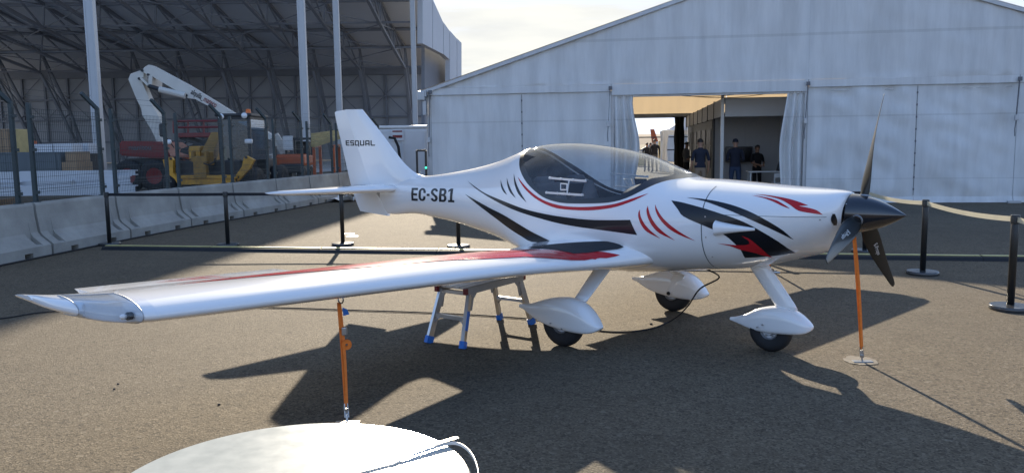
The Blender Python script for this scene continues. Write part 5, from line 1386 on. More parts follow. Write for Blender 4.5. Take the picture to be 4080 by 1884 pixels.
# cheek outlet duct: a hollow-looking blister, open end aft
for sd in (1, -1):
    bm = BM(); rows = []
    for i in range(13):
        f = i/12; s = 1.108+.275*f; zt = 1.028-.045*f**.8; zb = .912+.052*f**.7; hgt = .055*(1-f)**.8+.003
        row = []
        for k in range(11):
            u = k/10; z = zb+(zt-zb)*u; e = (1-(2*u-1)**4)
            p = on_side(s, z, sd, .0015+hgt*e); row.append(p)
        rows.append(row)
    grid(bm, rows)
    rim = [on_side(1.108, .912+.116*k/10, sd, .0) for k in range(11)]
    V0 = [bm.verts.new(p) for p in rim]; V1 = [bm.verts.new(p) for p in rows[0]]
    for k in range(10): bm.faces.new((V0[k], V0[k+1], V1[k+1], V1[k]))
    o = obj('cowl_duct', bm, M['paint'], FUSE, smooth=True)
    bm = BM(); rows = [[on_side(s, z, sd, .003) for s, z in ((1.842, z1), (1.862+.004*abs(z1-1.052)/.04, z1))] for z1 in [1.015+.075*k/8 for k in range(9)]]
    rows = []
    for k in range(11):
        a = pi*k/10; w = .016*max(.25, math.sin(a))**.5; zc = 1.010+.080*k/10
        rows.append([on_side(1.852-w, zc, sd, .004), on_side(1.852, zc, sd, .004), on_side(1.852+w*.6, zc, sd, .004)])
    grid(bm, rows); obj('air_intake', bm, M['frame_black'], FUSE)
    # panel joints and screws
    bm = BM(); zz = [.66+.60*k/40 for k in range(41)]
    rows = [[on_side(1.0, z, sd, .0012), on_side(1.007, z, sd, .0012)] for z in zz]; grid(bm, rows); obj('cowl_joint', bm, M['crate_grey'], FUSE)
    bm = BM(); rows = [[on_side(1.015+.80*k/40, 1.066, sd, .001), on_side(1.015+.80*k/40, 1.0695, sd, .001)] for k in range(41)]; grid(bm, rows); obj('cowl_joint', bm, M['crate_grey'], FUSE)
    for s, z in ((1.03, 1.05), (1.035, .90), (1.05, .75), (1.44, .70), (1.78, 1.05), (.30, .60)):
        bm = BM(); lathe(bm, [(0, .002), (.006, .002), (.006, 0)], axis(on_side(s, z, sd, .001), P(0, sd, 0)), 8); obj('screw', bm, M['steel'], FUSE)
# registration letters, bold and condensed
def arc(cx, cy, rx, ry, a0, a1, th, n=10):
    o = [(cx+rx*math.cos(R_(a0+(a1-a0)*k/n)), cy+ry*math.sin(R_(a0+(a1-a0)*k/n))) for k in range(n+1)]
    i_ = [(cx+(rx-th)*math.cos(R_(a0+(a1-a0)*k/n)), cy+(ry-th*.8)*math.sin(R_(a0+(a1-a0)*k/n))) for k in range(n+1)]
    return [[o[k], o[k+1], i_[k+1], i_[k]] for k in range(n)]
def bar(x0, y0, x1, y1): return [[(x0, y0), (x1, y0), (x1, y1), (x0, y1)]]
ST_ = .19
REG = {'E': bar(0, 0, ST_, 1)+bar(ST_, .83, .56, 1)+bar(ST_, .42, .52, .58)+bar(ST_, 0, .56, .17),
 'C': arc(.30, .70, .30, .30, 0, 180, ST_)+arc(.30, .30, .30, .30, 180, 360, ST_)+bar(0, .30, ST_, .70)+bar(.41, .62, .60, .70)+bar(.41, .30, .60, .38),
 '-': bar(0, .40, .24, .58),
 'S': arc(.30, .72, .29, .28, 10, 180, ST_)+arc(.30, .28, .29, .28, 190, 360, ST_)+[[(.01, .72), (ST_, .72), (.36, .54), (.30, .40)], [(.30, .40), (.36, .54), (.59, .30), (.40, .26)], [(.01, .72), (.30, .40), (.10, .52), (.02, .62)], [(.36, .54), (.50, .46), (.58, .36), (.59, .30)]],
 'B': bar(0, 0, ST_, 1)+bar(ST_, .84, .34, 1)+bar(ST_, .44, .34, .59)+bar(ST_, 0, .34, .16)+arc(.34, .735, .24, .265, -90, 90, ST_)+arc(.34, .285, .27, .285, -90, 90, ST_),
 '1': bar(.17, 0, .36, 1)+bar(.02, 0, .52, .16)+[[(.0, .74), (.17, .84), (.17, 1), (.0, .88)]]}
for sd in (1, -1):
    bm = BM(); x_ = 0.0
    adv = {'E': .66, 'C': .70, '-': .33, 'S': .70, 'B': .72, '1': .52}
    for c in 'EC-SB1':
        for q in REG[c]:
            bm.faces.new([bm.verts.new(((x_+px_)/3.63, py_, 0)) for px_, py_ in q])
        x_ += adv[c]
    for v in bm.verts:
        u, w_ = v.co.x, v.co.y
        if sd < 0: u = 1-u
        v.co = Vector((-2.585+.765*u, 1.014+.016*u+.134*w_, 0))
    bmesh.ops.triangulate(bm, faces=bm.faces[:]); densify(bm, .022)
    for v in bm.verts: v.co = on_side(v.co.x, v.co.y, sd, .0022)
    obj('registration', bm, M['ink'], FUSE, fix=False)
# fin, rudder and tail plane
def foil_sheet(name, le, te, th0, m, par, rows_n=14, cols=10, smooth=True):
    """upright surface between le(z) and te(z)"""
    bm = BM(); z0, z1 = le[0][1], le[-1][1]
    rows = []
    for j in range(rows_n+1):
        f = j/rows_n
        a = cubic([(k/(len(le)-1), *p) for k, p in enumerate(le)], f); b = cubic([(k/(len(te)-1), *p) for k, p in enumerate(te)], f)
        ring = []
        for side in (1, -1):
            for i in range(cols+1):
                u = i/cols if side > 0 else 1-i/cols
                x = u**1.6
                ring.append(P(a[0]+(b[0]-a[0])*x, side*th0(f, x, a[1]+(b[1]-a[1])*x), a[1]+(b[1]-a[1])*x))
        rows.append(ring)
    V = grid(bm, rows, True); bm.faces.new(V[-1]); bm.faces.new(V[0])
    bmesh.ops.remove_doubles(bm, verts=bm.verts[:], dist=.0004)
    return sharp(obj(name, bm, M[m], par), 42)
fin_le = [(-2.30, 1.235), (-2.50, 1.272), (-2.62, 1.296), (-2.72, 1.345), (-2.83, 1.418), (-3.00, 1.568), (-3.163, 1.72), (-3.34, 1.868), (-3.50, 2.004)]
hin = [(-3.02, 1.00), (-3.33, 1.18), (-3.36, 1.225), (-3.40, 1.30), (-3.44, 1.37), (-3.53, 1.55), (-3.615, 1.72), (-3.70, 1.87), (-3.775, 2.012)]
def HT(z): return .042-.0205*(z-1.15)/.85 if z > 1.15 else .020+.022*max(0, z-.82)/.33
FIN = foil_sheet('fin', fin_le, hin, lambda f, x, z: HT(z)/.682*(math.sqrt(x)*1.5*(1-.42*x) if x < .4 else .79-.18*(x-.4)), 'paint', PLANE, 26, 14)
rud_le = [(-3.095, .820), (-3.20, .99), (-3.33, 1.18), (-3.53, 1.55), (-3.70, 1.87), (-3.775, 2.010)]
rud_te = [(-3.60, .850), (-3.66, .95), (-3.755, 1.155), (-3.885, 1.57), (-4.005, 1.950), (-3.985, 1.998)]
RUD = foil_sheet('rudder', rud_le, rud_te, lambda f, x, z: HT(z)*(1-.93*x)*(.93 if x == 0 else 1), 'paint', PLANE, 20, 8)
glyph = {'E': [[(0, 1), (1, 1), (1, .8), (.28, .8), (.28, .6), (.95, .6), (.95, .42), (.28, .42), (.28, .2), (1, .2), (1, 0), (.12, 0), (0, .12)]],
 'S': [[(.12, 1), (1, 1), (1, .8), (.26, .8), (.26, .6), (.88, .6), (1, .5), (1, .1), (.88, 0), (0, 0), (0, .2), (.74, .2), (.74, .4), (.12, .4), (0, .5), (0, .88)]],
 'Q': [[(.1, 1), (.9, 1), (1, .9), (1, .8), (.25, .8), (.25, .2), (.5, .2), (.62, .2), (.62, .0), (.1, 0), (0, .1), (0, .9)], [(.76, .8), (1, .8), (1, .12), (1.1, -.18), (.86, -.18), (.62, .3), (.76, .3)]],
 'U': [[(0, 1), (.25, 1), (.25, .2), (.75, .2), (.75, 1), (1, 1), (1, .12), (.88, 0), (.12, 0), (0, .12)]],
 'A': [[(0, 0), (.25, 0), (.25, .8), (0, .8)], [(.75, 0), (1, 0), (1, .8), (.75, .8)], [(0, .8), (1, .8), (1, .88), (.88, 1), (.12, 1), (0, .88)], [(.25, .26), (.75, .26), (.75, .44), (.25, .44)]],
 'L': [[(0, 1), (.25, 1), (.25, .2), (1.05, .2), (.95, 0), (.12, 0), (0, .12)]]}
bm = BM()
def fin_t(s, z):                                      # half thickness of the tail surface with clearance
    return .052 if s > -3.62 else .044
for i, c in enumerate('ESQUAL'):
    for poly in glyph[c]:
        vv = []
        for x, y in poly:
            u = (i*.165+x*.135)/.985
            s, z = -3.812+.575*u, 1.600-.006*u+.060*y+.012*0
            vv.append(bm.verts.new((s, z, 0)))
        bm.faces.new(vv).normal_update()
bmesh.ops.triangulate(bm, faces=bm.faces[:]); densify(bm, .04)
tailbvh = [BVHTree.FromObject(o, bpy.context.evaluated_depsgraph_get()) for o in (FIN, RUD)]
bm2 = bm.copy()
for sd, b_ in ((1, bm), (-1, bm2)):
    for v in b_.verts:
        best = None
        for tb_ in tailbvh:
            h = tb_.ray_cast(P(v.co.x if sd > 0 else -3.812-3.237-v.co.x, sd*1.0, v.co.y), P(0, -sd, 0))
            if h[0] and (best is None or h[2] < best[2]): best = h
        v.co = best[0]+P(0, sd*.002, 0) if best else P(v.co.x, sd*.04, v.co.y)
    obj('tail_lettering', b_, M['ink'], FIN, fix=False)
for side in (1, -1):
    bm = BM(); rows = []
    for j in range(13):
        f = j/12; t = side*(.03+1.20*f); le = -2.86-.53*f-(.06*max(0, f-.9)*10); te = -3.60-.0*f; zc = 1.128-.006*f
        th = (.050-.026*f)*(1 if f < .95 else .55); ring = []
        for i in range(21):
            a = 2*pi*i/21; x = (1-math.cos(a))/2
            ring.append(P(le+(te-le)*x, t, zc+math.copysign(naca(x, 1.0)*th*1.9, math.sin(a)) if 0 < i else zc))
        rows.append(ring)
    V = grid(bm, rows, True); bm.faces.new(V[-1]); bm.faces.new(V[0]); sp_ = obj('tail_plane', bm, M['paint'], PLANE, smooth=True)
    bm = BM()
    tube(bm, [P(-3.33-.10*f, side*(.12+1.0*f), 1.1655-.0225*f) for f in (0, .25, .5, .75, 1)], .0016, 5); obj('hinge_line', bm, M['crate_grey'], sp_)
# wings
TS = [.30, .36, .42, .46, .5, .54, .58, .64, .70, .78, .88, 1.0, 1.2, 1.4, 1.8, 2.2, 2.6, 2.84]
TO = [2.84, 3.1, 3.4, 3.7, 4.0, 4.15]
TT = [4.15, 4.2, 4.206, 4.235, 4.25, 4.28, 4.31, 4.335, 4.355, 4.37, 4.385, 4.40, 4.415, 4.43, 4.44, 4.447, 4.451]
AIL_UP = 14
def ring(t, side, ucut=1.0, n=30):
    us = [-ucut+2*ucut*k/(2*n) for k in range(2*n+1)]
    return [P(*(lambda w: (w[0], side*w[1], w[2]))(wing_pt(t, u))) for u in us]
for side in (1, -1):
    bm = BM()
    V = grid(bm, [ring(t, side) for t in TS]); bm.faces.new(V[-1])
    uc = .76**(1/1.7)
    V = grid(bm, [ring(t, side, uc) for t in TO], True); bm.faces.new(V[0])
    TTR = []
    for t in TT:
        f = max(0.0, min(1, (t-4.205)/.03, (4.385-t)/.03)); lim_ = wing_sec(t)[0]-.105*f
        TTR.append([Vector((min(q.x, lim_), q.y, q.z)) for q in ring(t, side)])
    V = grid(bm, TTR); bm.faces.new(V[-1][::-1]); bm.faces.new(V[0])
    W = sharp(obj('wing', bm, M['paint'], PLANE), 50)
    # aileron, drooped up by a few degrees
    bm = BM(); rows = []
    up = R_(AIL_UP if side > 0 else -6)
    for t in (2.86, 3.2, 3.6, 4.0, 4.13):
        a, b = wing_pt(t, .765**(1/1.7)), wing_pt(t, -(.765**(1/1.7))); hz = (a[2]+b[2])/2
        rr_ = []
        for u in (.768, .85, .93, 1.0, -.93, -.85, -.768):
            w = wing_pt(t, math.copysign(abs(u)**(1/1.7), u)); ds, dz = w[0]-a[0], w[2]-hz
            rr_.append(P(a[0]+ds*math.cos(up)+dz*math.sin(up), side*t, hz-ds*math.sin(up)+dz*math.cos(up)))
        rows.append(rr_)
    V = grid(bm, rows, True); bm.faces.new(V[0]); bm.faces.new(V[-1]); al = sharp(obj('aileron', bm, M['paint'], W), 50)
    if side > 0: AIL = al
    # flap joint, hinge brackets, tie-down ring
    bm = BM(); tube(bm, [P(*(lambda w: (w[0], side*w[1], w[2]+.001))(wing_pt(t, .70**(1/1.7)))) for t in [.9+1.9*k/20 for k in range(21)]], .0022, 5); obj('flap_joint', bm, M['crate_grey'], W)
    for t in (1.25, 2.75, 3.7):
        w = wing_pt(t, -(.72**(1/1.7))); bm = BM()
        prism(bm, [(0, .01), (.26, .0), (.24, -.03), (.05, -.065), (.0, -.05)], Matrix(((-1, 0, 0, w[0]+.06), (0, 0, 1, -side*t-.006), (0, 1, 0, w[2]), (0, 0, 0, 1))), .012); hb = obj('hinge_bracket', bm, M['paint'], W)
        bm = BM(); lathe(bm, [(0, -.012), (.014, -.012), (.014, .012), (0, .012)], axis((w[0]+.02, -side*t, w[2]-.035), (0, 1, 0)), 10); obj('pivot', bm, M['rubber'], hb)
    wb_ = BVHTree.FromObject(W, bpy.context.evaluated_depsgraph_get())
    def on_top(s, t, off=.002):
        h = wb_.ray_cast(P(s, side*t, 1.6), Vector((0, 0, -1)))
        return h[0]+h[1]*off*(1 if h[1].z > 0 else -1) if h[0] else None
    def top_decal(name, pts, m, off, smooth=True, lim=.013):
        bm = flat_fill(smooth_outline(pts) if smooth else pts); densify(bm, lim)
        for v in bm.verts:
            q = on_top(v.co.x, v.co.y, off)
            v.co = q if q else P(v.co.x, side*v.co.y, wing_pt(v.co.y, .5)[2])
        return obj(name, bm, M[m], W, smooth=True)
    top_decal('wing_stripe', [(.365, .607), (.27, .741), (.243, .802), (.145, .881), (.075, 1.098), (.066, 1.41), (.026, 1.80), (-.03, 2.1), (-.05, 2.5), (-.075, 2.8), (-.11, 3.16), (-.135, 3.4), (-.17, 3.9), (-.215, 3.4), (-.28, 2.8), (-.32, 2.1), (-.33, 1.45), (-.28, 1.05), (-.02, .93), (.12, .84), (.15, .76), (.216, .692)], 'red', .0038)
    top_decal('wing_walk', [(-.42, .78), (-.132, .657), (.166, .544), (.275, .533), (.353, .536), (.329, .573), (.225, .685), (.122, .886), (.01, .913), (-.296, .87)], 'grip', .0065)
    # clear cover over the light bay in the tip, lamp behind it
    bm = BM(); rows = []
    for t in (4.208, 4.235, 4.265, 4.295, 4.325, 4.35, 4.37, 4.386):
        f = (t-4.215)/.215; um = .50+.06*f
        rows.append([P(*(lambda w: (w[0], side*w[1], w[2]))(wing_pt(t, -um*.85+(um*1.85)*k/18, .0015))) for k in range(19)])
    grid(bm, rows); lc = obj('light_cover', bm, M['lens'], W, smooth=True)
    bm = BM()
    edge = rows[0]+[r_[-1] for r_ in rows[1:]]
    tube(bm, rows[0], .002, 5); tube(bm, [r_[-1] for r_ in rows], .0025, 5); tube(bm, rows[-1], .0025, 5); tube(bm, [r_[0] for r_ in rows], .002, 5); obj('cover_rim', bm, M['alu_dull'], lc)
    w = wing_pt(4.235, 0); bm = BM(); lathe(bm, [(0, 0), (.018, .0), (.019, .02), (.012, .032), (0, .034)], axis(P(w[0]-.055, side*4.232, w[2]), P(.25, side, .1)), 16); lm_ = obj('navigation_lamp', bm, M['rubber'], W, smooth=True)
    bm = BM(); lathe(bm, [(0, .031), (.012, .031), (.014, .048), (.007, .058), (0, .060)], axis(P(w[0]-.055, side*4.232, w[2]), P(.25, side, .1)), 14); obj('lamp_lens', bm, M['lamp_glass'], lm_, smooth=True)
    # small red slivers on the aileron
    if side > 0:
        ab = BVHTree.FromObject(AIL, bpy.context.evaluated_depsgraph_get())
        for pts in ([(-.66, 3.25), (-.70, 3.42), (-.72, 3.62), (-.735, 3.75), (-.735, 3.45)], [(-.76, 3.30), (-.785, 3.5), (-.79, 3.7), (-.80, 3.4)]):
            bm = flat_fill(pts); densify(bm, .06)
            for v in bm.verts:
                h = ab.ray_cast(P(v.co.x, v.co.y, 1.6), Vector((0, 0, -1))); v.co = h[0]+Vector((0, 0, .002)) if h[0] else P(v.co.x, v.co.y, .86)
            obj('aileron_stripe', bm, M['red'], AIL)
    bm = BM(); q = on_top(-.30, 1.05, .001); lathe(bm, [(0, .006), (.036, .006), (.040, .003), (.040, 0)], axis(q, (0, 0, 1)), 20); obj('fuel_cap', bm, M['alu_dull'], W)
    for t in [.95+.22*k for k in range(9)]:
        q = on_top(-.66, t, .0005)
        if q: bm = BM(); lathe(bm, [(0, .0015), (.005, .0015), (.005, -.002)], axis(q, (0, 0, 1)), 8); obj('screw', bm, M['steel'], W)
    RINGT = 2.95
    w = wing_pt(RINGT, -.42); bm = BM()
    tube(bm, [P(w[0]+.025*math.cos(a), side*RINGT, w[2]-.022+.025*math.sin(a)) for a in [2*pi*k/12 for k in range(13)]], .005, 6); obj('tie_down_ring', bm, M['steel'], W)
# undercarriage
def pant(name, tab, t0, wmax, side, cut_s=None):
    """tab rows: s, top, bottom ; teardrop fairing round the wheel"""
    bm = BM(); rows = []; s0_, s1_ = tab[0][0], tab[-1][0]
    for i in range(29):
        f = i/28; s = s0_+(s1_-s0_)*(.5-.5*math.cos(pi*f))*.55+(s1_-s0_)*f*.45
        top, bot = cubic(tab, s)
        x = (s1_-s)/(s1_-s0_); w = wmax*min(1.0, naca(x, 1.0)*1.0/.5)
        w = max(w, .013)
        ring_ = []
        for k in range(40):
            a = 2*pi*k/40; c, sn = math.cos(a), math.sin(a)
            zc, hz = (top+bot)/2, (top-bot)/2
            if sn >= 0: ring_.append(P(s, t0+w*math.copysign(abs(c)**.80, c), zc+hz*sn**.9))
            else: ring_.append(P(s, t0+w*(.98)*math.copysign(abs(c)**.30, c), zc-hz*abs(sn)**.55))
        rows.append(ring_)
    V = grid(bm, rows, True); bm.faces.new(V[0]); bm.faces.new(V[-1])
    return sharp(obj(name, bm, M['paint'], PLANE), 55)
def tyre(s, t, r, w):
    bm = BM(); a = axis(P(s, t, r), (0, 1, 0))
    lathe(bm, [(r*.40, -w*.36), (r*.46, -w*.42), (r*.70, -w*.50), (r*.88, -w*.46), (r*.97, -w*.28), (r, -w*.1), (r, w*.1), (r*.97, w*.28), (r*.88, w*.46), (r*.70, w*.50), (r*.46, w*.42), (r*.40, w*.36)], a, 32)
    o = obj('tyre', bm, M['rubber'], PLANE, smooth=True)
    bm = BM(); lathe(bm, [(0, -w*.30), (r*.2, -w*.36), (r*.24, -w*.22), (r*.36, -w*.26), (r*.42, -w*.40), (r*.42, w*.40), (r*.36, w*.26), (r*.24, w*.22), (r*.2, w*.36), (0, w*.30)], a, 24); rim = sharp(obj('rim', bm, M['alu_dull'], o), 40)
    bm = BM()
    for k in range(6):
        for sg_ in (-1, 1):
            an = 2*pi*k/6; p = Vector(a @ Vector((r*.29*math.cos(an), r*.29*math.sin(an), sg_*w*.27))); lathe(bm, [(.007, -.006), (.007, .006), (0, .006)], axis(p, (0, sg_, 0)), 6)
    obj('wheel_bolts', bm, M['steel'], rim)
    return o
MAIN = [(-.452, .283, .256), (-.40, .290, .242), (-.331, .302, .212), (-.228, .338, .176), (-.12, .372, .156), (-.01, .391, .144), (.09, .394, .138), (.18, .372, .137), (.25, .330, .141), (.31, .268, .155), (.35, .218, .178), (.368, .205, .196)]
for side in (1, -1):
    pp = pant('wheel_pant', MAIN, side*.853, .105, side); tyre(.0, side*.853, .186, .118)
    bm = BM(); rows = []
    for j in range(9):
        f = j/8; t = side*(.30+.49*f); z = .60-.235*f; s = .03+.085*f
        if side < 0: t = side*(.30+.46*f)
        c = .082-.020*f
        rows.append([P(s+c*math.cos(a), t+.020*math.sin(a)*1.0, z+.012*math.sin(a)+.30*0) for a in [2*pi*k/16 for k in range(16)]])
    # lower end runs down beside the wheel to the axle
    for z, t, s, c in ((.30, .765, .075, .056), (.24, .765, .045, .050), (.19, .765, .02, .042), (.165, .765, .01, .03)):
        if side < 0: rows.append([P(s+c*math.cos(a), side*t+.016*math.sin(a), z+.006*math.sin(a)) for a in [2*pi*k/16 for k in range(16)]])
    V = grid(bm, rows, True); bm.faces.new(V[0]); bm.faces.new(V[-1]); lg = obj('gear_leg', bm, M['paint'], PLANE, smooth=True)
    if side < 0:
        bm = BM(); lathe(bm, [(0, 0), (.018, 0), (.016, .01), (0, .012)], axis(P(.012, -.745, .185), P(0, 1, 0)), 14); obj('axle_bolt', bm, M['rubber'], lg)
    for s, z in ((-.06, .19), (.05, .16)):
        bm = BM(); lathe(bm, [(0, .004), (.006, .004), (.006, -.01)], axis(P(s, side*(.853+.098*.96), z), P(0, side, 0)), 8); obj('screw', bm, M['steel'], pp)
NOSE = [(1.000, .220, .198), (1.06, .235, .184), (1.14, .268, .165), (1.226, .318, .150), (1.326, .348, .148), (1.42, .358, .153), (1.50, .342, .160), (1.56, .312, .168), (1.61, .276, .182), (1.645, .244, .206), (1.652, .234, .222)]
np_ = pant('wheel_pant', NOSE, 0.0, .092, 1); tyre(1.3315, 0, .165, .105)
bm = BM(); rows = []
for j in range(10):
    f = j/9; s = 1.215+.255*f; z = .66-.335*f; c = .074-.002*f
    rows.append([P(s+c*math.cos(a)*(.9 if f > .9 else 1), .030*math.sin(a), z+.25*c*math.cos(a)) for a in [2*pi*k/18 for k in range(18)]])
V = grid(bm, rows, True); bm.faces.new(V[0]); bm.faces.new(V[-1]); nl = obj('nose_leg', bm, M['paint'], PLANE, smooth=True)
bm = BM(); prism(bm, [(1.47, .347), (1.50, .338), (1.57, .300), (1.575, .285), (1.55, .285), (1.48, .325)], Matrix(((1, 0, 0, 0), (0, 0, 1, -.036), (0, 1, 0, 0), (0, 0, 0, 1))), .072); obj('leg_slot', bm, M['frame_black'], np_)
for s, z in ((1.26, .19), (1.30, .215)):
    bm = BM(); lathe(bm, [(0, .004), (.006, .004), (.006, -.01)], axis(P(s, .090, z), P(0, 1, 0)), 8); obj('screw', bm, M['steel'], np_)
# spinner and propeller
HUB = Vector((1.885, 0, 1.080))
bm = BM(); prof_ = [(.118, -.004), (.137, 0), (.138, .012)]+[(.138*(1-f**1.75)**.95, .012+.358*f) for f in [k/18 for k in range(1, 18)]]+[(.004, .368), (0, .371)]
lathe(bm, prof_, axis(HUB, (1, 0, 0)), 48)
SPN = obj('spinner', bm, M['spinner'], PLANE, smooth=True)
for an in (.5, 1.6, 2.6, 3.7, 4.7, 5.8):
    bm = BM(); lathe(bm, [(0, .002), (.005, .002), (.005, -.004)], axis(HUB+Vector((.012, .138*math.cos(an), .138*math.sin(an))), (0, math.cos(an), math.sin(an))), 8); obj('screw', bm, M['steel'], SPN)
BL = [(.06, .060, 62, .030), (.12, .075, 58, .026), (.18, .105, 50, .021), (.26, .128, 41, .017), (.36, .128, 33, .013), (.48, .112, 27, .010), (.60, .092, 22, .008), (.70, .073, 19, .006), (.79, .056, 17, .005), (.835, .042, 16, .004), (.85, .022, 16, .003)]
for ang in (102.5, -17.5, -137.5):
    bm = BM(); rows = []
    A = R_(ang)
    out = P(0, math.cos(A), math.sin(A)); tan_ = P(0, -math.sin(A), math.cos(A)); ax = Vector((1, 0, 0))
    for r_, ch_, pit, th_ in BL:
        p_ = R_(pit); cdir = tan_*math.cos(p_)*-1+ax*math.sin(p_); ndir = ax*math.cos(p_)+tan_*math.sin(p_)
        c0_ = HUB+ax*(.085+.056*(r_/.83)**2)+out*r_
        sw = -.018*(r_/.83)**2
        rg = []
        for k in range(18):
            a = 2*pi*k/18; rg.append(c0_+cdir*(ch_/2*math.cos(a)+sw)+ndir*(th_/2*math.sin(a)*(1.0-.35*math.cos(a))))
        rows.append(rg)
    V = grid(bm, rows, True); bm.faces.new(V[0]); bm.faces.new(V[-1])
    B_ = obj('propeller_blade', bm, M['carbon'], PLANE, smooth=True)
    o = text_mesh('blade_lettering', 'E-Props', .042, M['print_white'], B_, .0006)
    r_ = .335; p_ = R_(35); cdir = tan_*math.cos(p_)*-1+ax*math.sin(p_); ndir = ax*math.cos(p_)+tan_*math.sin(p_)
    for sgn in (1,):
        X = out; Yv = ndir.cross(out).normalized()
        base_ = HUB+ax*(.085+.056*(r_/.83)**2)+out*r_+ndir*.0145-Yv*.015
        o.matrix_basis = Matrix(((X.x, Yv.x, ndir.x, base_.x), (X.y, Yv.y, ndir.y, base_.y), (X.z, Yv.z, ndir.z, base_.z), (0, 0, 0, 1)))
    bm = BM(); lathe(bm, [(.036, 0), (.042, .004), (.040, .012), (.032, .012)], axis(HUB+ax*.085+out*.118, out), 18); obj('blade_collar', bm, M['alu_dull'], B_)
# small belly fittings
bm = BM(); tube(bm, [P(1.40, .16, .655), P(1.43, .19, .640), P(1.47, .19, .642)], .008, 8); obj('drain_pipe', bm, M['alu'], FUSE)
bm = BM(); lathe(bm, [(0, 0), (.006, 0), (.002, .012), (0, .012)], axis(P(-2.55, 0, 1.305), (0, 0, 1)), 8); obj('aerial_stub', bm, M['alu'], FUSE)

# ------------------------------------------------------------------ tie-down straps
def A2W(s, t, z): return Matrix.Translation(PLANE.location) @ Matrix.Rotation(PLANE.rotation_euler.z, 4, 'Z') @ P(s, t, z)
def strap(g, top, label, buckle=True, plate=True):
    r = tag(empty('tie_down_strap', g), label, 'strap', 'orange tie-down straps')
    g = Vector(g); t = Vector(top)-g; d = t.normalized(); hook = d*.10
    view = (Vector((0, 0, EYE))-g); view.z = 0; sd = Vector((-view.y, view.x, 0)).normalized()
    for k, (off, w) in enumerate(((0.0, .021), (.004, .019))):
        bm = BM(); n = 16; rows = []
        for i in range(n+1):
            f = i/n; p = hook+(t-hook)*f; tw = .5*math.sin(f*3+k)+.2
            x = (sd*math.cos(tw)+d.cross(sd)*math.sin(tw))*(w/2)
            b_ = sd*off*(1+2*math.sin(pi*f))*(1 if k else 0)
            nn = d.cross(x).normalized()*.0012
            rows.append([p+x+b_+nn, p-x+b_+nn, p-x+b_-nn, p+x+b_-nn])
        V = grid(bm, rows, True); bm.faces.new(V[0]); bm.faces.new(V[-1]); obj('webbing', bm, M['orange'], r)
    bm = BM()
    for s_ in (-1, 1): tube(bm, [hook+sd*.008*s_+d*.015, hook+sd*.010*s_-d*.02, d*.035+sd*.010*s_], .004, 6)
    tube(bm, [d*.055-sd*.013, d*.055+sd*.013], .005, 8); tube(bm, [(0, 0, .0), d*.05], .007, 8); lathe(bm, [(0, -.004), (.014, -.004), (.014, .004), (0, .004)], axis(d*.075, view), 10)
    obj('shackle', bm, M['steel'], r)
    if plate:
        bm = BM(); box(bm, (0, 0, .006), (.14, .05, .008), bev=.002); obj('ground_plate', bm, M['steel'], r)
    if buckle:
        q = t-d*.17
        bm = BM(); lathe(bm, [(.008, -.011), (.030, -.011), (.030, .011), (.008, .011)], axis(q-d*.08+sd*.028, view), 18); obj('strap_roll', bm, M['orange'], r)
        bm = BM(); box(bm, q+sd*.022, (.03, .03, .05), bev=.006); obj('ratchet', bm, M['steel'], r)
        bm = BM(); q2 = t-d*.05+sd*.03; vv = [bm.verts.new(q2+sd*a+Vector((0, 0, b))) for a, b in ((-.012, .022), (.016, .008), (.028, -.022), (-.008, -.030))]; bm.faces.new(vv)
        rr_ = bmesh.ops.extrude_face_region(bm, geom=bm.faces[:]); bmesh.ops.translate(bm, verts=[v for v in rr_['geom'] if isinstance(v, bmesh.types.BMVert)], vec=view.normalized()*.004); obj('tag', bm, M['blue'], r)
    return r
w = wing_pt(2.95, -.42)
strap((-.965, 4.49, 0), A2W(w[0]-.02, 2.95, w[2]-.045), 'orange strap tying the near wing down to the ground behind the white table')
strap((2.515, 5.65, 0), A2W(1.92, .02, .955), 'orange strap from the propeller hub down to the pale cement patch', False)
strap((3.19, 9.81, 0), A2W(w[0]-.02, -2.95, w[2]-.045), 'orange strap under the far wing, mostly hidden by the nose leg', False)
bm = BM(); vv = [bm.verts.new(Vector((2.515+.115*(1+.35*mnoise.noise((i*.9, 2, 1)))*math.cos(2*pi*i/22), 5.68+.125*(1+.35*mnoise.noise((i*.7, 5, 1)))*math.sin(2*pi*i/22), .004))) for i in range(22)]
bm.faces.new(vv); tag(obj('cement_patch', bm, M['patch']), kind='structure')

# ------------------------------------------------------------------ work platform under the wing
lad = tag(empty('work_platform', (-.28, 6.70, 0)), 'small folding aluminium step platform with blue feet under the near wing', 'step platform')
def lo_(name, bm, m, par=None, **k): bm.transform(Matrix.Translation(-lad.location)); return obj(name, bm, M[m], par or lad, **k)
F = [Vector((-.69, 6.38, 0)), Vector((-.40, 6.17, 0)), Vector((-.12, 7.23, 0)), Vector((.17, 7.02, 0))]
along = ((F[2]+F[3])-(F[0]+F[1])).normalized(); across = (F[1]-F[0]).normalized(); HZ = .425
tops = []
for i, f in enumerate(F):
    inn = along*(.15 if i < 2 else -.15); t = f+inn+across*(.035 if i % 2 == 0 else -.035)+Vector((0, 0, HZ)); tops.append(t)
    bm = BM(); beam(bm, f+(t-f)*.08, t, .030, .050); lg = lo_('leg', bm, 'alu')
    bm = BM(); beam(bm, f, f+(t-f)*.13, .042, .062); lo_('foot', bm, 'blue', lg)
    if i in (1, 2): 
        bm = BM(); beam(bm, f+(t-f)*(.32 if i == 1 else .6)+across*(.018 if i == 1 else -.018), f+(t-f)*(.66 if i == 1 else .72)+across*(.018 if i == 1 else -.018), .006, .045); lo_('warning_label', bm, 'blue', lg)
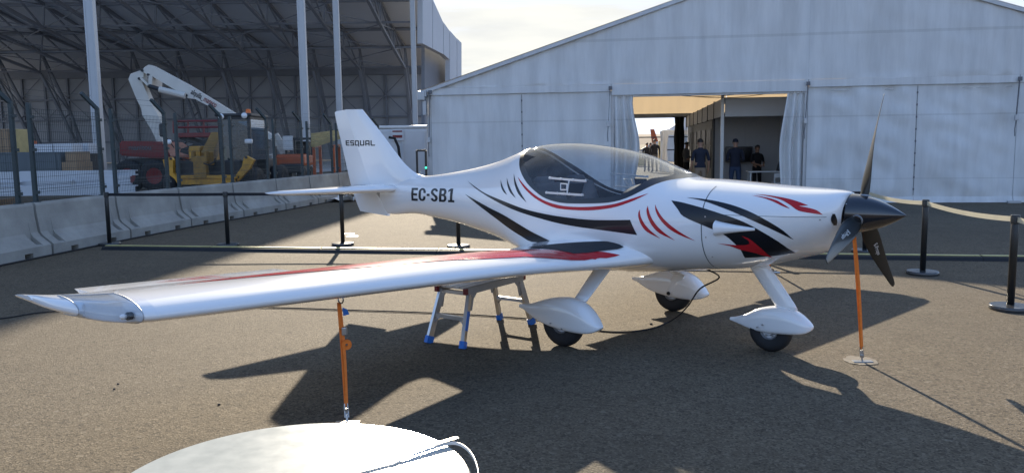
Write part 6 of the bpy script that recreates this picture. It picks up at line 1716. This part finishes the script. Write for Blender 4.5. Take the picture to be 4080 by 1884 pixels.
for a, b in ((0, 1), (2, 3)):
    for f in (.52, .97):
        p, q = F[a].lerp(tops[a], f), F[b].lerp(tops[b], f); bm = BM(); beam(bm, p, q, .035, .028); lo_('rung', bm, 'alu')
    for s_, e_ in ((a, b), (b, a)):
        p = F[s_].lerp(tops[s_], .36); q = F[s_].lerp(tops[s_], .50)+(F[e_]-F[s_])*.22; bm = BM(); tube(bm, [p, p.lerp(q, .5)+Vector((0, 0, .015)), q], .006, 6); lo_('brace', bm, 'alu_dull')
c_ = sum(tops, Vector())/4
for s_ in (-1, 1):
    off = across*(.15*s_); a_, b_ = c_-along*.42+off, c_+along*.42+off
    bm = BM(); beam(bm, a_+Vector((0, 0, .012)), b_+Vector((0, 0, .012)), .028, .055); lo_('side_rail', bm, 'alu_dull')
    for e_, col in ((a_, 1), (b_, 1)):
        bm = BM(); box(bm, e_+Vector((0, 0, .012)), (.032, .032, .05), Matrix.Rotation(math.atan2(along.y, along.x), 3, 'Z'), bev=.004); lo_('end_cap', bm, 'machine_red')
    for q in (c_-along*.33+off, c_+along*.33+off):
        bm = BM(); sgn = 1 if (q-c_).dot(along) > 0 else -1
        M3 = Matrix(((along.x*sgn, 0, across.x*s_, q.x), (along.y*sgn, 0, across.y*s_, q.y), (0, 1, 0, q.z), (0, 0, 0, 1)))
        prism(bm, [(-.16, .03), (.06, .03), (.075, -.05), (.045, -.15), (.015, -.15), (-.01, -.06), (-.06, -.012)], M3, .005); hp_ = lo_('hinge_plate', bm, 'alu_dull')
        bm = BM(); lathe(bm, [(0, .0), (.011, .0), (.011, .012), (0, .013)], axis(M3 @ Vector((.02, -.03, 0)), M3.to_3x3() @ Vector((0, 0, 1))), 10); lo_('pivot_bolt', bm, 'steel', hp_)
for k in range(4):
    off = across*(-.105+.07*k); bm = BM(); beam(bm, c_-along*.40+off+Vector((0, 0, .030)), c_+along*.40+off+Vector((0, 0, .030)), .060, .016); lo_('tread_board', bm, 'alu')

# ------------------------------------------------------------------ power cable
c_a = A2W(.83, .10, .60); c_b = gnd(2665, 1282, .007)
cp = [c_a]
hang = [(2898, 1071), (2866, 1104), (2802, 1141), (2779, 1161), (2759, 1191), (2747, 1211), (2725, 1236), (2702, 1258), (2665, 1282)]
for k, (px, py) in enumerate(hang[1:]): cp.append(at(px, py, c_a.y+(c_b.y-c_a.y)*(k+1)/8))
cp += [gnd(2624, 1300, .007), gnd(2577, 1312, .007), gnd(2500, 1321, .007), gnd(2400, 1318, .007)]
cp += [Vector((.5, 6.92, .009)), Vector((.22, 7.16, .009)), Vector((-.3, 7.38, .009)), Vector((-.94, 7.56, .009)), Vector((-1.6, 7.70, .009)), Vector((-2.41, 7.87, .009)), Vector((-3.4, 7.93, .009)), Vector((-4.53, 7.82, .009)), Vector((-4.9, 7.48, .009)), Vector((-5.6, 7.15, .009)), Vector((-6.6, 6.9, .009)), Vector((-7.3, 7.0, .009))]
fine = []
for i in range(len(cp)-1):
    p0, p1, p2, p3 = cp[max(i-1, 0)], cp[i], cp[i+1], cp[min(i+2, len(cp)-1)]
    for k in range(6):
        f = k/6; fine.append(.5*((2*p1)+(p2-p0)*f+(2*p0-5*p1+4*p2-p3)*f*f+(3*p1-p0-3*p2+p3)*f**3))
for q in fine: q.z = max(q.z, .007)
bm = BM(); tube(bm, fine, .0065, 8); tag(obj('power_cable', bm, M['rubber'], smooth=True), 'thin black cable trailing from the aircraft belly across the ground', 'cable')

# ------------------------------------------------------------------ round table in the foreground
TC, TR, TZ = Vector((-.5694, 1.9516, 0)), .459, .74
tbl = tag(empty('round_table', TC), 'round white scuffed table in the foreground below the wing', 'table')
bm = BM(); lathe(bm, [(0, TZ-.03), (TR-.012, TZ-.03), (TR-.002, TZ-.024), (TR, TZ-.016), (TR, TZ-.008), (TR-.006, TZ), (0, TZ)], n=128); o = obj('tabletop', bm, M['table'], tbl); sharp(o, 30)
bm = BM(); lathe(bm, [(0, .05), (.035, .05), (.032, TZ-.06), (.12, TZ-.04), (.12, TZ-.031), (0, TZ-.031)], n=24); obj('column', bm, M['alu'], tbl, smooth=True)
for k in range(4):
    a = pi/4+k*pi/2; bm = BM(); beam(bm, (.03*math.cos(a), .03*math.sin(a), .06), (.30*math.cos(a), .30*math.sin(a), .02), .04, .03); obj('foot', bm, M['alu'], tbl)
# white plastic strap lying on it with a loop standing at the edge
sx = tag(empty('plastic_strap', (0, 0, TZ)), 'white plastic strap with a hole, lying across the right edge of the round table', 'strap')
p0_, p1_ = gnd(1822, 1746, TZ+.012), gnd(1300, 1905, TZ+.003); d_ = (p1_-p0_).normalized(); s_ = Vector((-d_.y, d_.x, 0)).normalized()
w_ = .0085
outl = []
for k in range(9):
    a = pi/2+pi*k/8; outl.append((w_*math.cos(a)*1.2, w_*math.sin(a)))
L_ = (p1_-p0_).length+.25
hole = [(.012+.0032*math.cos(2*pi*k/10), .0032*math.sin(2*pi*k/10)) for k in range(10)]
bm = BM()
def sp_pt(x, y, dz=0): 
    f = min(1, max(0, x/L_)); q = p0_+d_*x+s_*y; return Vector((q.x, q.y, .012*(1-f)+.003+dz))
# strip with a punched eye: ring of quads round the eye, then the long tail
ringo = [(.012+.0115*math.cos(2*pi*k/20)*1.25, max(-w_, min(w_, .0115*math.sin(2*pi*k/20)*1.2))) for k in range(20)]
ringi = [(.012+.0034*math.cos(2*pi*k/20), .0034*math.sin(2*pi*k/20)) for k in range(20)]
for dz, fl in ((.0, 0), (.0018, 1)):
    A = [bm.verts.new(sp_pt(x, y, dz)) for x, y in ringo]; B = [bm.verts.new(sp_pt(x, y, dz)) for x, y in ringi]
    for k in range(20): bm.faces.new((A[k], A[(k+1) % 20], B[(k+1) % 20], B[k]))
    V = grid(bm, [[sp_pt(.022+(L_-.022)*i/12, y, dz) for y in (-w_, w_)] for i in range(13)])
obj('strip', bm, M['plastic_white'], sx)
lp = [gnd(px, py, TZ+.004) for px, py in ((1560, 1850), (1640, 1815), (1720, 1788), (1790, 1768), (1830, 1772), (1862, 1792), (1885, 1822), (1900, 1860), (1905, 1900), (1890, 1990))]
rows = []
for i, q in enumerate(lp):
    h = .022; rows.append([Vector((q.x, q.y, .0025)), Vector((q.x, q.y, .0025+h))])
fine = []
for i in range(len(lp)-1):
    q0, q1, q2, q3 = lp[max(i-1, 0)], lp[i], lp[i+1], lp[min(i+2, len(lp)-1)]
    for k in range(5):
        f = k/5; fine.append(.5*((2*q1)+(q2-q0)*f+(2*q0-5*q1+4*q2-q3)*f*f+(3*q1-q0-3*q2+q3)*f**3))
bm = BM(); rows = []
for i, q in enumerate(fine):
    t_ = (fine[min(i+1, len(fine)-1)]-fine[max(i-1, 0)]).normalized(); nn = Vector((-t_.y, t_.x, 0))*.0009
    h = .003+.006*min(1, i/12); rows.append([Vector((q.x, q.y, .0022))+nn, Vector((q.x, q.y, .0022+h))+nn, Vector((q.x, q.y, .0022+h))-nn, Vector((q.x, q.y, .0022))-nn])
V = grid(bm, rows, True); bm.faces.new(V[0]); bm.faces.new(V[-1]); obj('loop', bm, M['plastic_white'], sx, smooth=False)
# a few loose stones on the apron
for px, py, r_, lb in ((872, 1612, .010, 'dark loose stone on the sunlit ground left of the wing shadow'), (455, 1550, .009, 'small dark stone, left of a second one, under the near wing tip'), (470, 1530, .009, 'tiny dark stone just behind another under the near wing tip'), (2594, 1292, .014, 'dark pebble beside the black cable between the wheels')):
    bm = BM(); bmesh.ops.create_icosphere(bm, subdivisions=2, radius=r_)
    for v in bm.verts: v.co *= 1+.3*mnoise.noise(v.co*60); v.co.z *= .6
    o = obj('stone', bm, M['stone'], smooth=True); o.location = gnd(px, py)+Vector((0, 0, r_*.45)); tag(o, lb, 'stone', 'loose stones on the apron')
